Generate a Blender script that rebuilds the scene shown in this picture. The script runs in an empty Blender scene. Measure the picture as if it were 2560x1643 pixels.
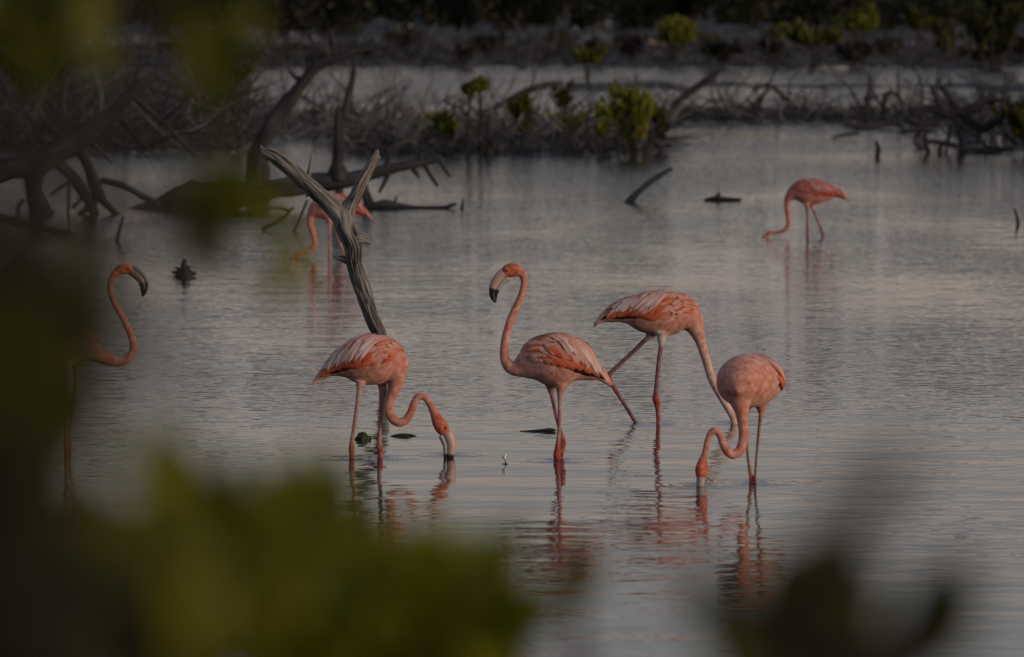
import bpy, bmesh, math, random
import numpy as np
from mathutils import Vector, Matrix, noise as mnoise

SC = bpy.context.scene
COL = SC.collection
rnd = random.Random(11)

# ------------------------------------------------------------------ camera
CAM_H = 2.5
FPX = 250.0 / 36.0 * 2560.0            # focal length in photo pixels
PITCH = math.atan(907.5 / FPX)
cam_d = bpy.data.cameras.new('camera')
cam = bpy.data.objects.new('camera', cam_d)
COL.objects.link(cam)
cam.location = (0, 0, CAM_H)
cam.rotation_euler = (math.pi / 2 - PITCH, 0, 0)
cam_d.lens = 250
cam_d.sensor_width = 36
cam_d.clip_start = 0.1
cam_d.clip_end = 3000
cam_d.dof.use_dof = True
cam_d.dof.focus_distance = 38.5
cam_d.dof.aperture_fstop = 5.8
SC.camera = cam

# ------------------------------------------------------------------ world, sun, exposure
SUN_EL, SUN_AZ = math.radians(10), math.radians(122)   # azimuth clockwise from +Y (view direction)
w = bpy.data.worlds.new('World')
SC.world = w
w.use_nodes = True
nt = w.node_tree
nt.nodes.clear()
o_ = nt.nodes.new('ShaderNodeOutputWorld')
sky = nt.nodes.new('ShaderNodeTexSky')
sky.sky_type = 'NISHITA'
sky.sun_disc = False
sky.sun_elevation = math.radians(3)
sky.sun_rotation = SUN_AZ
bg1 = nt.nodes.new('ShaderNodeBackground')
bg1.inputs['Strength'].default_value = 0.05
nt.links.new(sky.outputs[0], bg1.inputs['Color'])
# thin dusk overcast: colour by height above the horizon, the same all the way round, with soft cloud streaks
tc = nt.nodes.new('ShaderNodeTexCoord')
sep = nt.nodes.new('ShaderNodeSeparateXYZ')
nt.links.new(tc.outputs['Generated'], sep.inputs[0])
mp = nt.nodes.new('ShaderNodeMapping')
mp.inputs['Scale'].default_value = (2.2, 2.2, 14.0)
nt.links.new(tc.outputs['Generated'], mp.inputs['Vector'])
nz = nt.nodes.new('ShaderNodeTexNoise')
nz.inputs['Scale'].default_value = 2.0
nz.inputs['Detail'].default_value = 4
nt.links.new(mp.outputs[0], nz.inputs['Vector'])
md = nt.nodes.new('ShaderNodeMath'); md.operation = 'MULTIPLY_ADD'
nt.links.new(nz.outputs['Fac'], md.inputs[0]); md.inputs[1].default_value = 0.10
nt.links.new(sep.outputs['Z'], md.inputs[2])
sb = nt.nodes.new('ShaderNodeMath'); sb.operation = 'SUBTRACT'
nt.links.new(md.outputs[0], sb.inputs[0]); sb.inputs[1].default_value = 0.05
rp = nt.nodes.new('ShaderNodeValToRGB')
cr = rp.color_ramp
cr.interpolation = 'EASE'
cr.elements[0].position = 0.0; cr.elements[0].color = (0.34, 0.305, 0.31, 1)
cr.elements[1].position = 1.0; cr.elements[1].color = (0.135, 0.165, 0.235, 1)
for p, c in ((0.045, (0.355, 0.296, 0.292)), (0.09, (0.232, 0.226, 0.27)), (0.15, (0.178, 0.188, 0.25)), (0.40, (0.14, 0.165, 0.24))):
    e = cr.elements.new(p); e.color = (*c, 1)
nt.links.new(sb.outputs[0], rp.inputs['Fac'])
bg2 = nt.nodes.new('ShaderNodeBackground')
bg2.inputs['Strength'].default_value = 0.9
nt.links.new(rp.outputs[0], bg2.inputs['Color'])
ad = nt.nodes.new('ShaderNodeAddShader')
nt.links.new(bg1.outputs[0], ad.inputs[0]); nt.links.new(bg2.outputs[0], ad.inputs[1])
nt.links.new(ad.outputs[0], o_.inputs['Surface'])

sun_d = bpy.data.lights.new('sun', 'SUN')
sun = bpy.data.objects.new('sun', sun_d)
COL.objects.link(sun)
sun_d.energy = 2.0
sun_d.angle = math.radians(28)
sun_d.color = (1.0, 0.75, 0.56)
sdir = Vector((math.sin(SUN_AZ) * math.cos(SUN_EL), math.cos(SUN_AZ) * math.cos(SUN_EL), math.sin(SUN_EL)))
sun.rotation_euler = sdir.to_track_quat('Z', 'Y').to_euler()
sun.location = sdir * 100

SC.view_settings.view_transform = 'Standard'
SC.view_settings.look = 'None'
SC.view_settings.exposure = 0.0
SC.view_settings.gamma = 1.0
SC.view_settings.use_curve_mapping = False
SC.render.engine = 'CYCLES'
SC.cycles.use_denoising = True
SC.cycles.max_bounces = 6
SC.cycles.diffuse_bounces = 3
SC.cycles.glossy_bounces = 3
SC.cycles.caustics_reflective = False
SC.cycles.caustics_refractive = False

# ------------------------------------------------------------------ picture <-> place
CP, SP = math.cos(PITCH), math.sin(PITCH)

def ray(u, v):
    a = (u - 1280.0) / FPX
    b = (821.5 - v) / FPX
    return Vector((a, CP + b * SP, -SP + b * CP))

def at(u, v, D):
    r = ray(u, v)
    return Vector((0, 0, CAM_H)) + r * (D / r.y)

def depth_of(v, z=0.0):
    r = ray(1280, v)
    return (CAM_H - z) / -r.z * r.y

# ------------------------------------------------------------------ materials
def new_mat(name):
    m = bpy.data.materials.new(name)
    m.use_nodes = True
    t = m.node_tree
    b = t.nodes['Principled BSDF']
    return m, t, b

def N(t, kind, **kw):
    n = t.nodes.new('ShaderNode' + kind)
    for k, v in kw.items():
        if k in n.inputs.keys():
            n.inputs[k].default_value = v
        else:
            setattr(n, k, v)
    return n

def ramp(t, fac, stops):
    r = t.nodes.new('ShaderNodeValToRGB')
    e = r.color_ramp.elements
    e[0].position, e[0].color = stops[0][0], (*stops[0][1], 1)
    e[1].position, e[1].color = stops[-1][0], (*stops[-1][1], 1)
    for p, c in stops[1:-1]:
        x = e.new(p); x.color = (*c, 1)
    t.links.new(fac, r.inputs['Fac'])
    return r.outputs['Color']

def bump(t, b, height, dist, strength=1.0):
    n = N(t, 'Bump')
    n.inputs['Strength'].default_value = strength
    n.inputs['Distance'].default_value = dist
    t.links.new(height, n.inputs['Height'])
    t.links.new(n.outputs[0], b.inputs['Normal'])

def wood_mat(name, dark, mid, light, su=55.0, sv=3.0, rough=0.9, hard=1.0):
    m, t, b = new_mat(name)
    uv = N(t, 'TexCoord')
    mp = N(t, 'Mapping'); mp.inputs['Scale'].default_value = (su, sv, 1)
    t.links.new(uv.outputs['UV'], mp.inputs['Vector'])
    n1 = N(t, 'TexNoise', Scale=1.0, Detail=5.0, Roughness=0.65)
    t.links.new(mp.outputs[0], n1.inputs['Vector'])
    n2 = N(t, 'TexNoise', Scale=3.0, Detail=3.0)
    t.links.new(uv.outputs['Object'], n2.inputs['Vector'])
    mx = N(t, 'Math', operation='MULTIPLY_ADD')
    t.links.new(n2.outputs['Fac'], mx.inputs[0]); mx.inputs[1].default_value = 0.35
    ms = N(t, 'Math', operation='MULTIPLY_ADD')
    t.links.new(n1.outputs['Fac'], ms.inputs[0]); ms.inputs[1].default_value = 0.8; ms.inputs[2].default_value = -0.07
    t.links.new(ms.outputs[0], mx.inputs[2])
    c = ramp(t, mx.outputs[0], [(0.5 - 0.14 * hard, dark), (0.5, mid), (0.5 + 0.18 * hard, light)])
    t.links.new(c, b.inputs['Base Color'])
    b.inputs['Roughness'].default_value = rough
    b.inputs['Specular IOR Level'].default_value = 0.2
    bump(t, b, n1.outputs['Fac'], 0.01, 0.8)
    return m

M_FORK = wood_mat('weathered_wood', (0.03, 0.027, 0.025), (0.17, 0.162, 0.152), (0.33, 0.315, 0.295), 95, 3.0, hard=0.6)
M_LOG = wood_mat('old_log_wood', (0.010, 0.010, 0.011), (0.032, 0.032, 0.035), (0.08, 0.08, 0.084), 22, 1.4)
M_BROWNLOG = wood_mat('brown_log_wood', (0.02, 0.014, 0.009), (0.055, 0.038, 0.022), (0.10, 0.07, 0.04), 22, 1.4)
M_WET = wood_mat('wet_black_wood', (0.01, 0.01, 0.01), (0.022, 0.022, 0.023), (0.05, 0.05, 0.052), 25, 2, 0.6)
M_TWIG = wood_mat('dead_twig_wood', (0.014, 0.013, 0.014), (0.034, 0.032, 0.034), (0.075, 0.072, 0.076), 30, 3)
M_LIGHTTWIG = wood_mat('light_twig_wood', (0.06, 0.056, 0.056), (0.13, 0.122, 0.12), (0.22, 0.21, 0.205), 30, 3)
M_PALE = wood_mat('bleached_twig_wood', (0.10, 0.10, 0.105), (0.2, 0.2, 0.21), (0.34, 0.34, 0.36), 30, 3)
M_STEM = wood_mat('mangrove_stem', (0.02, 0.018, 0.014), (0.05, 0.042, 0.032), (0.09, 0.08, 0.06), 60, 6)
M_PEACH = wood_mat('peach_wood', (0.3, 0.2, 0.15), (0.45, 0.3, 0.22), (0.55, 0.4, 0.3), 20, 3)

def leaf_mat(name, c0, c1, c2, trans=0.35, rough=0.5):
    m, t, b = new_mat(name)
    tc = N(t, 'TexCoord')
    oi = N(t, 'ObjectInfo')
    n1 = N(t, 'TexNoise', Scale=2.3, Detail=3.0)
    t.links.new(tc.outputs['Object'], n1.inputs['Vector'])
    n2 = N(t, 'TexNoise', Scale=28.0, Detail=2.0)
    t.links.new(tc.outputs['Object'], n2.inputs['Vector'])
    a = N(t, 'Math', operation='MULTIPLY_ADD'); a.inputs[1].default_value = 0.45
    t.links.new(n2.outputs['Fac'], a.inputs[0])
    a2 = N(t, 'Math', operation='MULTIPLY_ADD'); a2.inputs[1].default_value = 0.45
    t.links.new(n1.outputs['Fac'], a2.inputs[0]); t.links.new(a2.outputs[0], a.inputs[2])
    r = N(t, 'Math', operation='MULTIPLY_ADD'); r.inputs[1].default_value = 0.5; r.inputs[2].default_value = -0.2
    t.links.new(oi.outputs['Random'], r.inputs[0]); t.links.new(r.outputs[0], a2.inputs[2])
    c = ramp(t, a.outputs[0], [(0.25, c0), (0.5, c1), (0.78, c2)])
    t.links.new(c, b.inputs['Base Color'])
    b.inputs['Roughness'].default_value = rough
    b.inputs['Specular IOR Level'].default_value = 0.25
    if trans:
        tr = N(t, 'BsdfTranslucent')
        t.links.new(c, tr.inputs['Color'])
        mx = N(t, 'MixShader'); mx.inputs[0].default_value = trans
        t.links.new(b.outputs[0], mx.inputs[1]); t.links.new(tr.outputs[0], mx.inputs[2])
        t.links.new(mx.outputs[0], t.nodes['Material Output'].inputs['Surface'])
    return m

M_LEAF_YG = leaf_mat('yellow_green_leaf', (0.10, 0.11, 0.004), (0.17, 0.18, 0.006), (0.24, 0.235, 0.01))
M_LEAF_OL = leaf_mat('olive_leaf', (0.058, 0.064, 0.004), (0.10, 0.104, 0.005), (0.15, 0.145, 0.008))
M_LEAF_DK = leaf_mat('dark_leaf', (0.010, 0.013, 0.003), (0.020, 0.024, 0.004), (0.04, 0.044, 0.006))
M_SHRUB = leaf_mat('shrub_foliage', (0.06, 0.075, 0.006), (0.125, 0.14, 0.012), (0.21, 0.215, 0.024), 0.4)
M_SHRUB_Y = leaf_mat('yellow_shrub_foliage', (0.08, 0.085, 0.008), (0.16, 0.165, 0.014), (0.26, 0.25, 0.028), 0.4)
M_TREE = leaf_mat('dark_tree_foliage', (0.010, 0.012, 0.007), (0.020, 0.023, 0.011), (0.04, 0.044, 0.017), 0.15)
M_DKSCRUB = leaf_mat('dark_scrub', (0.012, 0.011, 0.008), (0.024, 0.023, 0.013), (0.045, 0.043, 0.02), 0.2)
M_OLSHRUB = leaf_mat('dull_shrub_foliage', (0.022, 0.027, 0.006), (0.048, 0.055, 0.01), (0.09, 0.095, 0.016), 0.3)

# plumage: colour attribute of the bird broken up by fine feather mottling
def plumage(name):
    m, t, b = new_mat(name)
    at_ = N(t, 'Attribute'); at_.attribute_name = 'Col'
    tc = N(t, 'TexCoord')
    n1 = N(t, 'TexNoise', Scale=34.0, Detail=4.0, Roughness=0.6)
    n2 = N(t, 'TexNoise', Scale=170.0, Detail=2.0)
    t.links.new(tc.outputs['Object'], n1.inputs['Vector']); t.links.new(tc.outputs['Object'], n2.inputs['Vector'])
    hs = N(t, 'HueSaturation')
    mr = N(t, 'MapRange'); mr.inputs['From Min'].default_value = 0.3; mr.inputs['From Max'].default_value = 0.7
    mr.inputs['To Min'].default_value = 0.72; mr.inputs['To Max'].default_value = 1.22
    t.links.new(n1.outputs['Fac'], mr.inputs['Value'])
    mr2 = N(t, 'MapRange'); mr2.inputs['From Min'].default_value = 0.35; mr2.inputs['From Max'].default_value = 0.7
    mr2.inputs['To Min'].default_value = 1.15; mr2.inputs['To Max'].default_value = 0.75
    t.links.new(n1.outputs['Fac'], mr2.inputs['Value'])
    t.links.new(at_.outputs['Color'], hs.inputs['Color'])
    t.links.new(mr.outputs[0], hs.inputs['Value']); t.links.new(mr2.outputs[0], hs.inputs['Saturation'])
    t.links.new(hs.outputs[0], b.inputs['Base Color'])
    b.inputs['Roughness'].default_value = 0.85
    b.inputs['Specular IOR Level'].default_value = 0.15
    b.inputs['Sheen Weight'].default_value = 0.15
    bump(t, b, n2.outputs['Fac'], 0.004, 0.7)
    return m
M_PLUM = plumage('plumage')

def feather_mat(name, c0, c1, root=None):
    m, t, b = new_mat(name)
    tc = N(t, 'TexCoord'); oi = N(t, 'ObjectInfo')
    mp = N(t, 'Mapping'); mp.inputs['Scale'].default_value = (10, 1.2, 1)
    t.links.new(tc.outputs['UV'], mp.inputs['Vector'])
    n1 = N(t, 'TexNoise', Scale=1.5, Detail=3.0)
    t.links.new(mp.outputs[0], n1.inputs['Vector'])
    a = N(t, 'Math', operation='MULTIPLY_ADD'); a.inputs[1].default_value = 0.6
    r = N(t, 'Math', operation='MULTIPLY_ADD'); r.inputs[1].default_value = 0.7; r.inputs[2].default_value = -0.15
    t.links.new(oi.outputs['Random'], r.inputs[0])
    t.links.new(n1.outputs['Fac'], a.inputs[0]); t.links.new(r.outputs[0], a.inputs[2])
    c = ramp(t, a.outputs[0], [(0.15, c0), (0.85, c1)])
    if root:       # feathers are deeper coloured towards the quill
        sx = N(t, 'SeparateXYZ'); t.links.new(tc.outputs['UV'], sx.inputs[0])
        g = N(t, 'MapRange'); g.inputs['From Min'].default_value = 0.1; g.inputs['From Max'].default_value = 0.75
        n9 = N(t, 'Math', operation='MULTIPLY_ADD'); n9.inputs[1].default_value = 0.7; t.links.new(n1.outputs['Fac'], n9.inputs[0])
        sb_ = N(t, 'Math', operation='SUBTRACT'); t.links.new(sx.outputs['Y'], sb_.inputs[0]); sb_.inputs[1].default_value = 0.35
        t.links.new(sb_.outputs[0], n9.inputs[2]); t.links.new(n9.outputs[0], g.inputs['Value'])
        mxc = N(t, 'Mix', data_type='RGBA')
        t.links.new(g.outputs[0], mxc.inputs['Factor'])
        mxc.inputs[6].default_value = (*root, 1); t.links.new(c, mxc.inputs[7]); c = mxc.outputs[2]
    t.links.new(c, b.inputs['Base Color'])
    b.inputs['Roughness'].default_value = 0.8
    b.inputs['Specular IOR Level'].default_value = 0.2
    bump(t, b, n1.outputs['Fac'], 0.002, 0.6)
    return m
M_F_PALE = feather_mat('pale_pink_feather', (0.60, 0.42, 0.385), (0.70, 0.56, 0.535), (0.54, 0.25, 0.19))
M_F_PINK = feather_mat('salmon_feather', (0.55, 0.23, 0.165), (0.61, 0.39, 0.335), (0.53, 0.19, 0.125))
M_F_ORANGE = feather_mat('orange_red_feather', (0.44, 0.06, 0.02), (0.53, 0.15, 0.07), (0.52, 0.19, 0.12))
M_F_ROSE = feather_mat('rose_feather', (0.42, 0.20, 0.20), (0.50, 0.30, 0.31), (0.42, 0.13, 0.11))
M_F_DEEP = feather_mat('deep_rose_feather', (0.42, 0.12, 0.09), (0.46, 0.18, 0.15), (0.40, 0.08, 0.05))
M_F_RED = feather_mat('deep_red_feather', (0.37, 0.05, 0.03), (0.43, 0.10, 0.07), (0.42, 0.13, 0.10))
M_F_BLACK = feather_mat('black_feather', (0.008, 0.007, 0.007), (0.02, 0.018, 0.018))

def flat_mat(name, c, rough=0.5, spec=0.3, var=0.2, scale=60.0):
    m, t, b = new_mat(name)
    tc = N(t, 'TexCoord')
    n1 = N(t, 'TexNoise', Scale=scale, Detail=3.0)
    t.links.new(tc.outputs['Object'], n1.inputs['Vector'])
    k = ramp(t, n1.outputs['Fac'], [(0.3, tuple(x * (1 - var) for x in c)), (0.7, tuple(min(1, x * (1 + var)) for x in c))])
    t.links.new(k, b.inputs['Base Color'])
    b.inputs['Roughness'].default_value = rough
    b.inputs['Specular IOR Level'].default_value = spec
    return m
M_EYE = flat_mat('eye_yellow', (0.5, 0.42, 0.16), 0.3)
M_PUPIL = flat_mat('pupil_black', (0.01, 0.01, 0.01), 0.15)
M_PETAL = flat_mat('white_petal', (0.75, 0.75, 0.68), 0.6)
M_MOSS = flat_mat('mossy_mud', (0.03, 0.034, 0.012), 0.8, 0.2, 0.5, 40)
M_STONE = flat_mat('grey_stone', (0.14, 0.13, 0.12), 0.8, 0.2, 0.4, 60)

def bill_mat():
    m, t, b = new_mat('bill')
    at_ = N(t, 'Attribute'); at_.attribute_name = 'Col'
    t.links.new(at_.outputs['Color'], b.inputs['Base Color'])
    b.inputs['Roughness'].default_value = 0.4
    n = N(t, 'TexNoise', Scale=120.0)
    bump(t, b, n.outputs['Fac'], 0.001, 0.4)
    return m
M_BILL = bill_mat()

# water
def water_mat():
    m, t, b = new_mat('water')
    b.inputs['Base Color'].default_value = (0.032, 0.036, 0.04, 1)
    b.inputs['Roughness'].default_value = 0.02
    b.inputs['IOR'].default_value = 1.33
    b.inputs['Specular IOR Level'].default_value = 0.5
    tc = N(t, 'TexCoord')
    def layer(sx, sy, scale, detail, rough=0.5, off=(0, 0, 0)):
        mp = N(t, 'Mapping'); mp.inputs['Scale'].default_value = (sx, sy, 1); mp.inputs['Location'].default_value = off
        t.links.new(tc.outputs['Object'], mp.inputs['Vector'])
        n = N(t, 'TexNoise', Scale=scale, Detail=detail, Roughness=rough)
        t.links.new(mp.outputs[0], n.inputs['Vector'])
        return n.outputs['Fac']
    small = layer(1.0, 1.25, 5.2, 2.0, 0.55)
    mid = layer(0.7, 1.0, 1.5, 1.0, 0.4, (3, 7, 0))
    patch = layer(0.35, 0.1, 1.0, 2.0, 0.5, (11, 2, 0))
    pr = N(t, 'MapRange'); pr.inputs['From Min'].default_value = 0.35; pr.inputs['From Max'].default_value = 0.65
    pr.inputs['To Min'].default_value = 0.35; pr.inputs['To Max'].default_value = 1.4
    t.links.new(patch, pr.inputs['Value'])
    a = N(t, 'Math', operation='MULTIPLY'); t.links.new(small, a.inputs[0]); t.links.new(pr.outputs[0], a.inputs[1])
    sp_ = N(t, 'SeparateXYZ'); t.links.new(tc.outputs['Object'], sp_.inputs[0])
    yr = N(t, 'MapRange'); yr.inputs['From Min'].default_value = 26.0; yr.inputs['From Max'].default_value = 48.0
    yr.inputs['To Min'].default_value = 0.42; yr.inputs['To Max'].default_value = 1.5
    t.links.new(sp_.outputs['Y'], yr.inputs['Value'])     # calm in the lee of the near shore
    a_ = N(t, 'Math', operation='MULTIPLY'); t.links.new(a.outputs[0], a_.inputs[0]); yf = N(t, 'MapRange'); yf.inputs['From Min'].default_value = 55.0; yf.inputs['From Max'].default_value = 130.0
    yf.inputs['To Min'].default_value = 1.0; yf.inputs['To Max'].default_value = 2.2
    t.links.new(sp_.outputs['Y'], yf.inputs['Value'])     # open water ruffles more
    yy = N(t, 'Math', operation='MULTIPLY'); t.links.new(yr.outputs[0], yy.inputs[0]); t.links.new(yf.outputs[0], yy.inputs[1])
    t.links.new(yy.outputs[0], a_.inputs[1])
    h = N(t, 'Math', operation='MULTIPLY_ADD'); t.links.new(mid, h.inputs[0]); h.inputs[1].default_value = 1.3
    t.links.new(a_.outputs[0], h.inputs[2])
    bump(t, b, h.outputs[0], 0.0075, 1.0)
    return m
M_WATER = water_mat()

def mud_mat():
    m, t, b = new_mat('mud')
    tc = N(t, 'TexCoord')
    n1 = N(t, 'TexNoise', Scale=0.9, Detail=6.0, Roughness=0.65)
    t.links.new(tc.outputs['Object'], n1.inputs['Vector'])
    c = ramp(t, n1.outputs['Fac'], [(0.3, (0.008, 0.0075, 0.007)), (0.5, (0.019, 0.017, 0.015)), (0.72, (0.045, 0.041, 0.036))])
    t.links.new(c, b.inputs['Base Color'])
    b.inputs['Roughness'].default_value = 0.8
    n2 = N(t, 'TexNoise', Scale=7.0, Detail=5.0)
    t.links.new(tc.outputs['Object'], n2.inputs['Vector'])
    bump(t, b, n2.outputs['Fac'], 0.06, 0.8)
    return m
M_MUD = mud_mat()

# ------------------------------------------------------------------ object helpers
def tag(o, label=None, cat=None, group=None, kind=None):
    if label: o['label'] = label
    if cat: o['category'] = cat
    if group: o['group'] = group
    if kind: o['kind'] = kind
    return o

def thing(name, label, cat, loc, group=None):
    o = bpy.data.objects.new(name, None)
    o.empty_display_size = 0.1
    COL.objects.link(o)
    o.location = loc
    return tag(o, label, cat, group)

class MB:
    """gathers geometry, then links it as one mesh object"""
    def __init__(s):
        s.v, s.f, s.uv, s.col = [], [], [], []
    def add(s, verts, faces, uvs=None, cols=None):
        k = len(s.v)
        s.v += [tuple(x) for x in verts]
        s.f += [tuple(i + k for i in f) for f in faces]
        s.uv += list(uvs) if uvs else [(0, 0)] * len(verts)
        if cols: s.col += list(cols)
    def mesh(s, name, mat, origin=(0, 0, 0), smooth=True):
        me = bpy.data.meshes.new(name)
        ox, oy, oz = origin
        me.from_pydata([(x - ox, y - oy, z - oz) for x, y, z in s.v], [], s.f)
        uvl = me.uv_layers.new(name='UVMap')
        li = np.zeros(len(me.loops), dtype=np.int32)
        me.loops.foreach_get('vertex_index', li)
        uvl.data.foreach_set('uv', np.array(s.uv, dtype=np.float32)[li].ravel())
        if s.col:
            ca = me.color_attributes.new('Col', 'FLOAT_COLOR', 'POINT')
            c = np.ones((len(s.v), 4), dtype=np.float32); c[:, :3] = np.array(s.col)
            ca.data.foreach_set('color', c.ravel())
        if smooth:
            me.polygons.foreach_set('use_smooth', [True] * len(me.polygons))
        me.materials.append(mat)
        return me
    def build(s, name, mat, parent=None, origin=(0, 0, 0), smooth=True):
        return link(name, s.mesh(name, mat, origin, smooth), parent)

def link(name, me, parent=None):
    o = bpy.data.objects.new(name, me)
    COL.objects.link(o)
    if parent: o.parent = parent
    return o

def catmull(P, step):
    """P: array rows (x,y,z, extra...) -> resampled rows"""
    P = np.array(P, dtype=float)
    n = len(P)
    out = []
    for i in range(n - 1):
        p0, p1, p2, p3 = P[max(i - 1, 0)], P[i], P[i + 1], P[min(i + 2, n - 1)]
        L = np.linalg.norm(p2[:3] - p1[:3])
        m = max(1, int(math.ceil(L / step)))
        for k in range(m):
            t = k / m
            q = 0.5 * ((2 * p1) + (-p0 + p2) * t + (2 * p0 - 5 * p1 + 4 * p2 - p3) * t * t + (-p0 + 3 * p1 - 3 * p2 + p3) * t ** 3)
            lo, hi = np.minimum(p1, p2), np.maximum(p1, p2)
            q[3:] = np.clip(q[3:], lo[3:], hi[3:])
            out.append(q)
    out.append(P[-1])
    return np.array(out)

def frames(C):
    n = len(C)
    T = np.gradient(C, axis=0) if n > 2 else np.repeat((C[-1] - C[0])[None], n, 0)
    T /= np.linalg.norm(T, axis=1)[:, None] + 1e-12
    w = np.cross(T[0], (0, 0, 1.0))
    if np.linalg.norm(w) < 0.2: w = np.cross(T[0], (1.0, 0, 0))
    w /= np.linalg.norm(w)
    W = []
    for i in range(n):
        w = w - T[i] * np.dot(w, T[i]); w /= np.linalg.norm(w)
        W.append(w.copy())
    W = np.array(W)
    Nn = np.cross(W, T)
    return T, W, Nn

def tube(mb, P, sides=8, step=0.05, rough=0.0, nfreq=3.0, crack=0.0, caps=True, seed=0.0):
    """P rows: x,y,z,radius"""
    Q = catmull(P, step)
    C = Q[:, :3]; R = Q[:, 3]
    T, W, Nn = frames(C)
    L = np.concatenate([[0], np.cumsum(np.linalg.norm(np.diff(C, axis=0), axis=1))])
    vs, uv = [], []
    for i in range(len(C)):
        for k in range(sides):
            a = 2 * math.pi * k / sides
            ca, sa = math.cos(a), math.sin(a)
            r = R[i]
            if rough:
                r *= 1 + rough * mnoise.noise(Vector((ca * 1.2 + seed, sa * 1.2, L[i] * nfreq)))
            if crack:
                tw = a + L[i] * 0.9
                c1 = mnoise.noise(Vector((math.cos(tw) * 2.6 + seed, math.sin(tw) * 2.6, L[i] * 1.8)))
                c2 = mnoise.noise(Vector((math.cos(tw) * 6 + seed, math.sin(tw) * 6 + 5, L[i] * 3.5)))
                r *= 1 - crack * max(0, 1 - abs(c1) * 7) - crack * 0.55 * max(0, 1 - abs(c2) * 4) + 0.10 * c1
            vs.append(C[i] + (W[i] * sa + Nn[i] * ca) * r)
            uv.append((k / sides * 2 * math.pi * max(float(R.max()), 0.02), L[i] + seed))
    fs = []
    for i in range(len(C) - 1):
        for k in range(sides):
            k2 = (k + 1) % sides
            fs.append((i * sides + k, i * sides + k2, (i + 1) * sides + k2, (i + 1) * sides + k))
    if caps:
        n0 = len(vs)
        vs.append(C[0]); uv.append((0, seed)); vs.append(C[-1]); uv.append((0, L[-1] + seed))
        for k in range(sides):
            k2 = (k + 1) % sides
            fs.append((n0, k2, k))
            fs.append((n0 + 1, (len(C) - 1) * sides + k, (len(C) - 1) * sides + k2))
    mb.add(vs, fs, uv)

def pxrow(u, v, r, D):
    """a point of a branch seen at (u,v), r pixels thick, D metres away"""
    p = at(u, v, D)
    return (p.x, p.y, p.z, r * D / FPX)

# ------------------------------------------------------------------ the setting
def sheet(name, x0, x1, y0, y1, z, mat):
    mb = MB()
    mb.add([(x0, y0, z), (x1, y0, z), (x1, y1, z), (x0, y1, z)], [(0, 1, 2, 3)])
    o = mb.build(name, mat, smooth=False)
    return tag(o, kind='structure')

tag(sheet('lagoon_bed', -700, 700, -60, 1600, -0.36, M_MUD), 'dark mud bed of the shallow lagoon')
tag(sheet('water', -700, 700, -60, 1600, 0.0, M_WATER), 'grey rippled lagoon water at dusk')

def sstep(a, b, x):
    t = min(1, max(0, (x - a) / (b - a))); return t * t * (3 - 2 * t)

BANKS = [  # u0, u1, v0, v1 (as seen on the water plane)
    (880, 1660, 318, 384), (1640, 2420, 278, 304), (2370, 3400, 262, 384), (-900, 640, 262, 384), (600, 900, 300, 340),
    (1720, 3300, 214, 219), (2420, 3300, 214, 234), (1380, 1720, 205, 226),
    (-900, 640, 114, 262), (560, 3400, 106, 172), (-900, 180, 60, 120), (1560, 3400, 40, 110), (990, 1460, 40, 110),
    (-900, 3400, -60, 62), (-900, 560, 40, 84), (640, 990, 40, 86),
]
def bank_mask(u, v):
    best = 0
    jn = mnoise.noise(Vector((u * 0.006, v * 0.03, 1.7)))
    j2 = mnoise.noise(Vector((u * 0.02, v * 0.06, 4.7)))
    jv = 7 * jn + 4 * j2
    ju = 60 * jn + 25 * j2
    for u0, u1, v0, v1 in BANKS:
        h = max(2.0, min(9.0, (v1 - v0) * 0.3))
        k = sstep(u0 - 40, u0 + 40, u + ju) * (1 - sstep(u1 - 40, u1 + 40, u + ju))
        k *= sstep(v0 - h, v0 + h, v + jv * min(1, (v1 - v0) / 20)) * (1 - sstep(v1 - h, v1 + h * 0.4, v + jv * min(1, (v1 - v0) / 20)))
        best = max(best, k)
    return best

def make_banks():
    mb = MB()
    us = list(range(-900, 3401, 25)); vs_ = [-45, -40, -35, -30, -25, -20, -15, -10, -5] + list(range(0, 100, 4)) + list(range(100, 420, 3))
    V, F = [], []
    for v in vs_:
        D = depth_of(v)
        for u in us:
            m = bank_mask(u, v)
            x = (u - 1280) / FPX * D
            n = mnoise.noise(Vector((x * 0.8, D * 0.35, 0)))
            V.append((x, D, -0.2 + m * (0.26 + 0.07 * n + 0.03 * mnoise.noise(Vector((x * 3, D, 3))))))
    nu = len(us)
    for i in range(len(vs_) - 1):
        for k in range(nu - 1):
            F.append((i * nu + k, (i + 1) * nu + k, (i + 1) * nu + k + 1, i * nu + k + 1))
    mb.add(V, F)
    o = mb.build('mud_banks', M_MUD)
    tag(o, 'low brown mud banks rising out of the lagoon', kind='structure')
make_banks()

def make_shore():
    # the bank the photographer stands on, wholly in front of the picture
    mb = MB()
    V, F = [], []
    ys = np.linspace(-20, 13, 34); xs = np.linspace(-25, 25, 51)
    for y in ys:
        for x in xs:
            e = 1 - sstep(8.5, 12.5, y + 0.8 * mnoise.noise(Vector((x * 0.4, 0, 8))))
            V.append((x, y, -0.25 + e * (0.65 + 0.08 * mnoise.noise(Vector((x, y, 2))))))
    for i in range(33):
        for k in range(50):
            F.append((i * 51 + k, i * 51 + k + 1, (i + 1) * 51 + k + 1, (i + 1) * 51 + k))
    mb.add(V, F)
    tag(mb.build('near_shore', M_MUD), 'muddy near shore', kind='structure')
make_shore()

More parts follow.
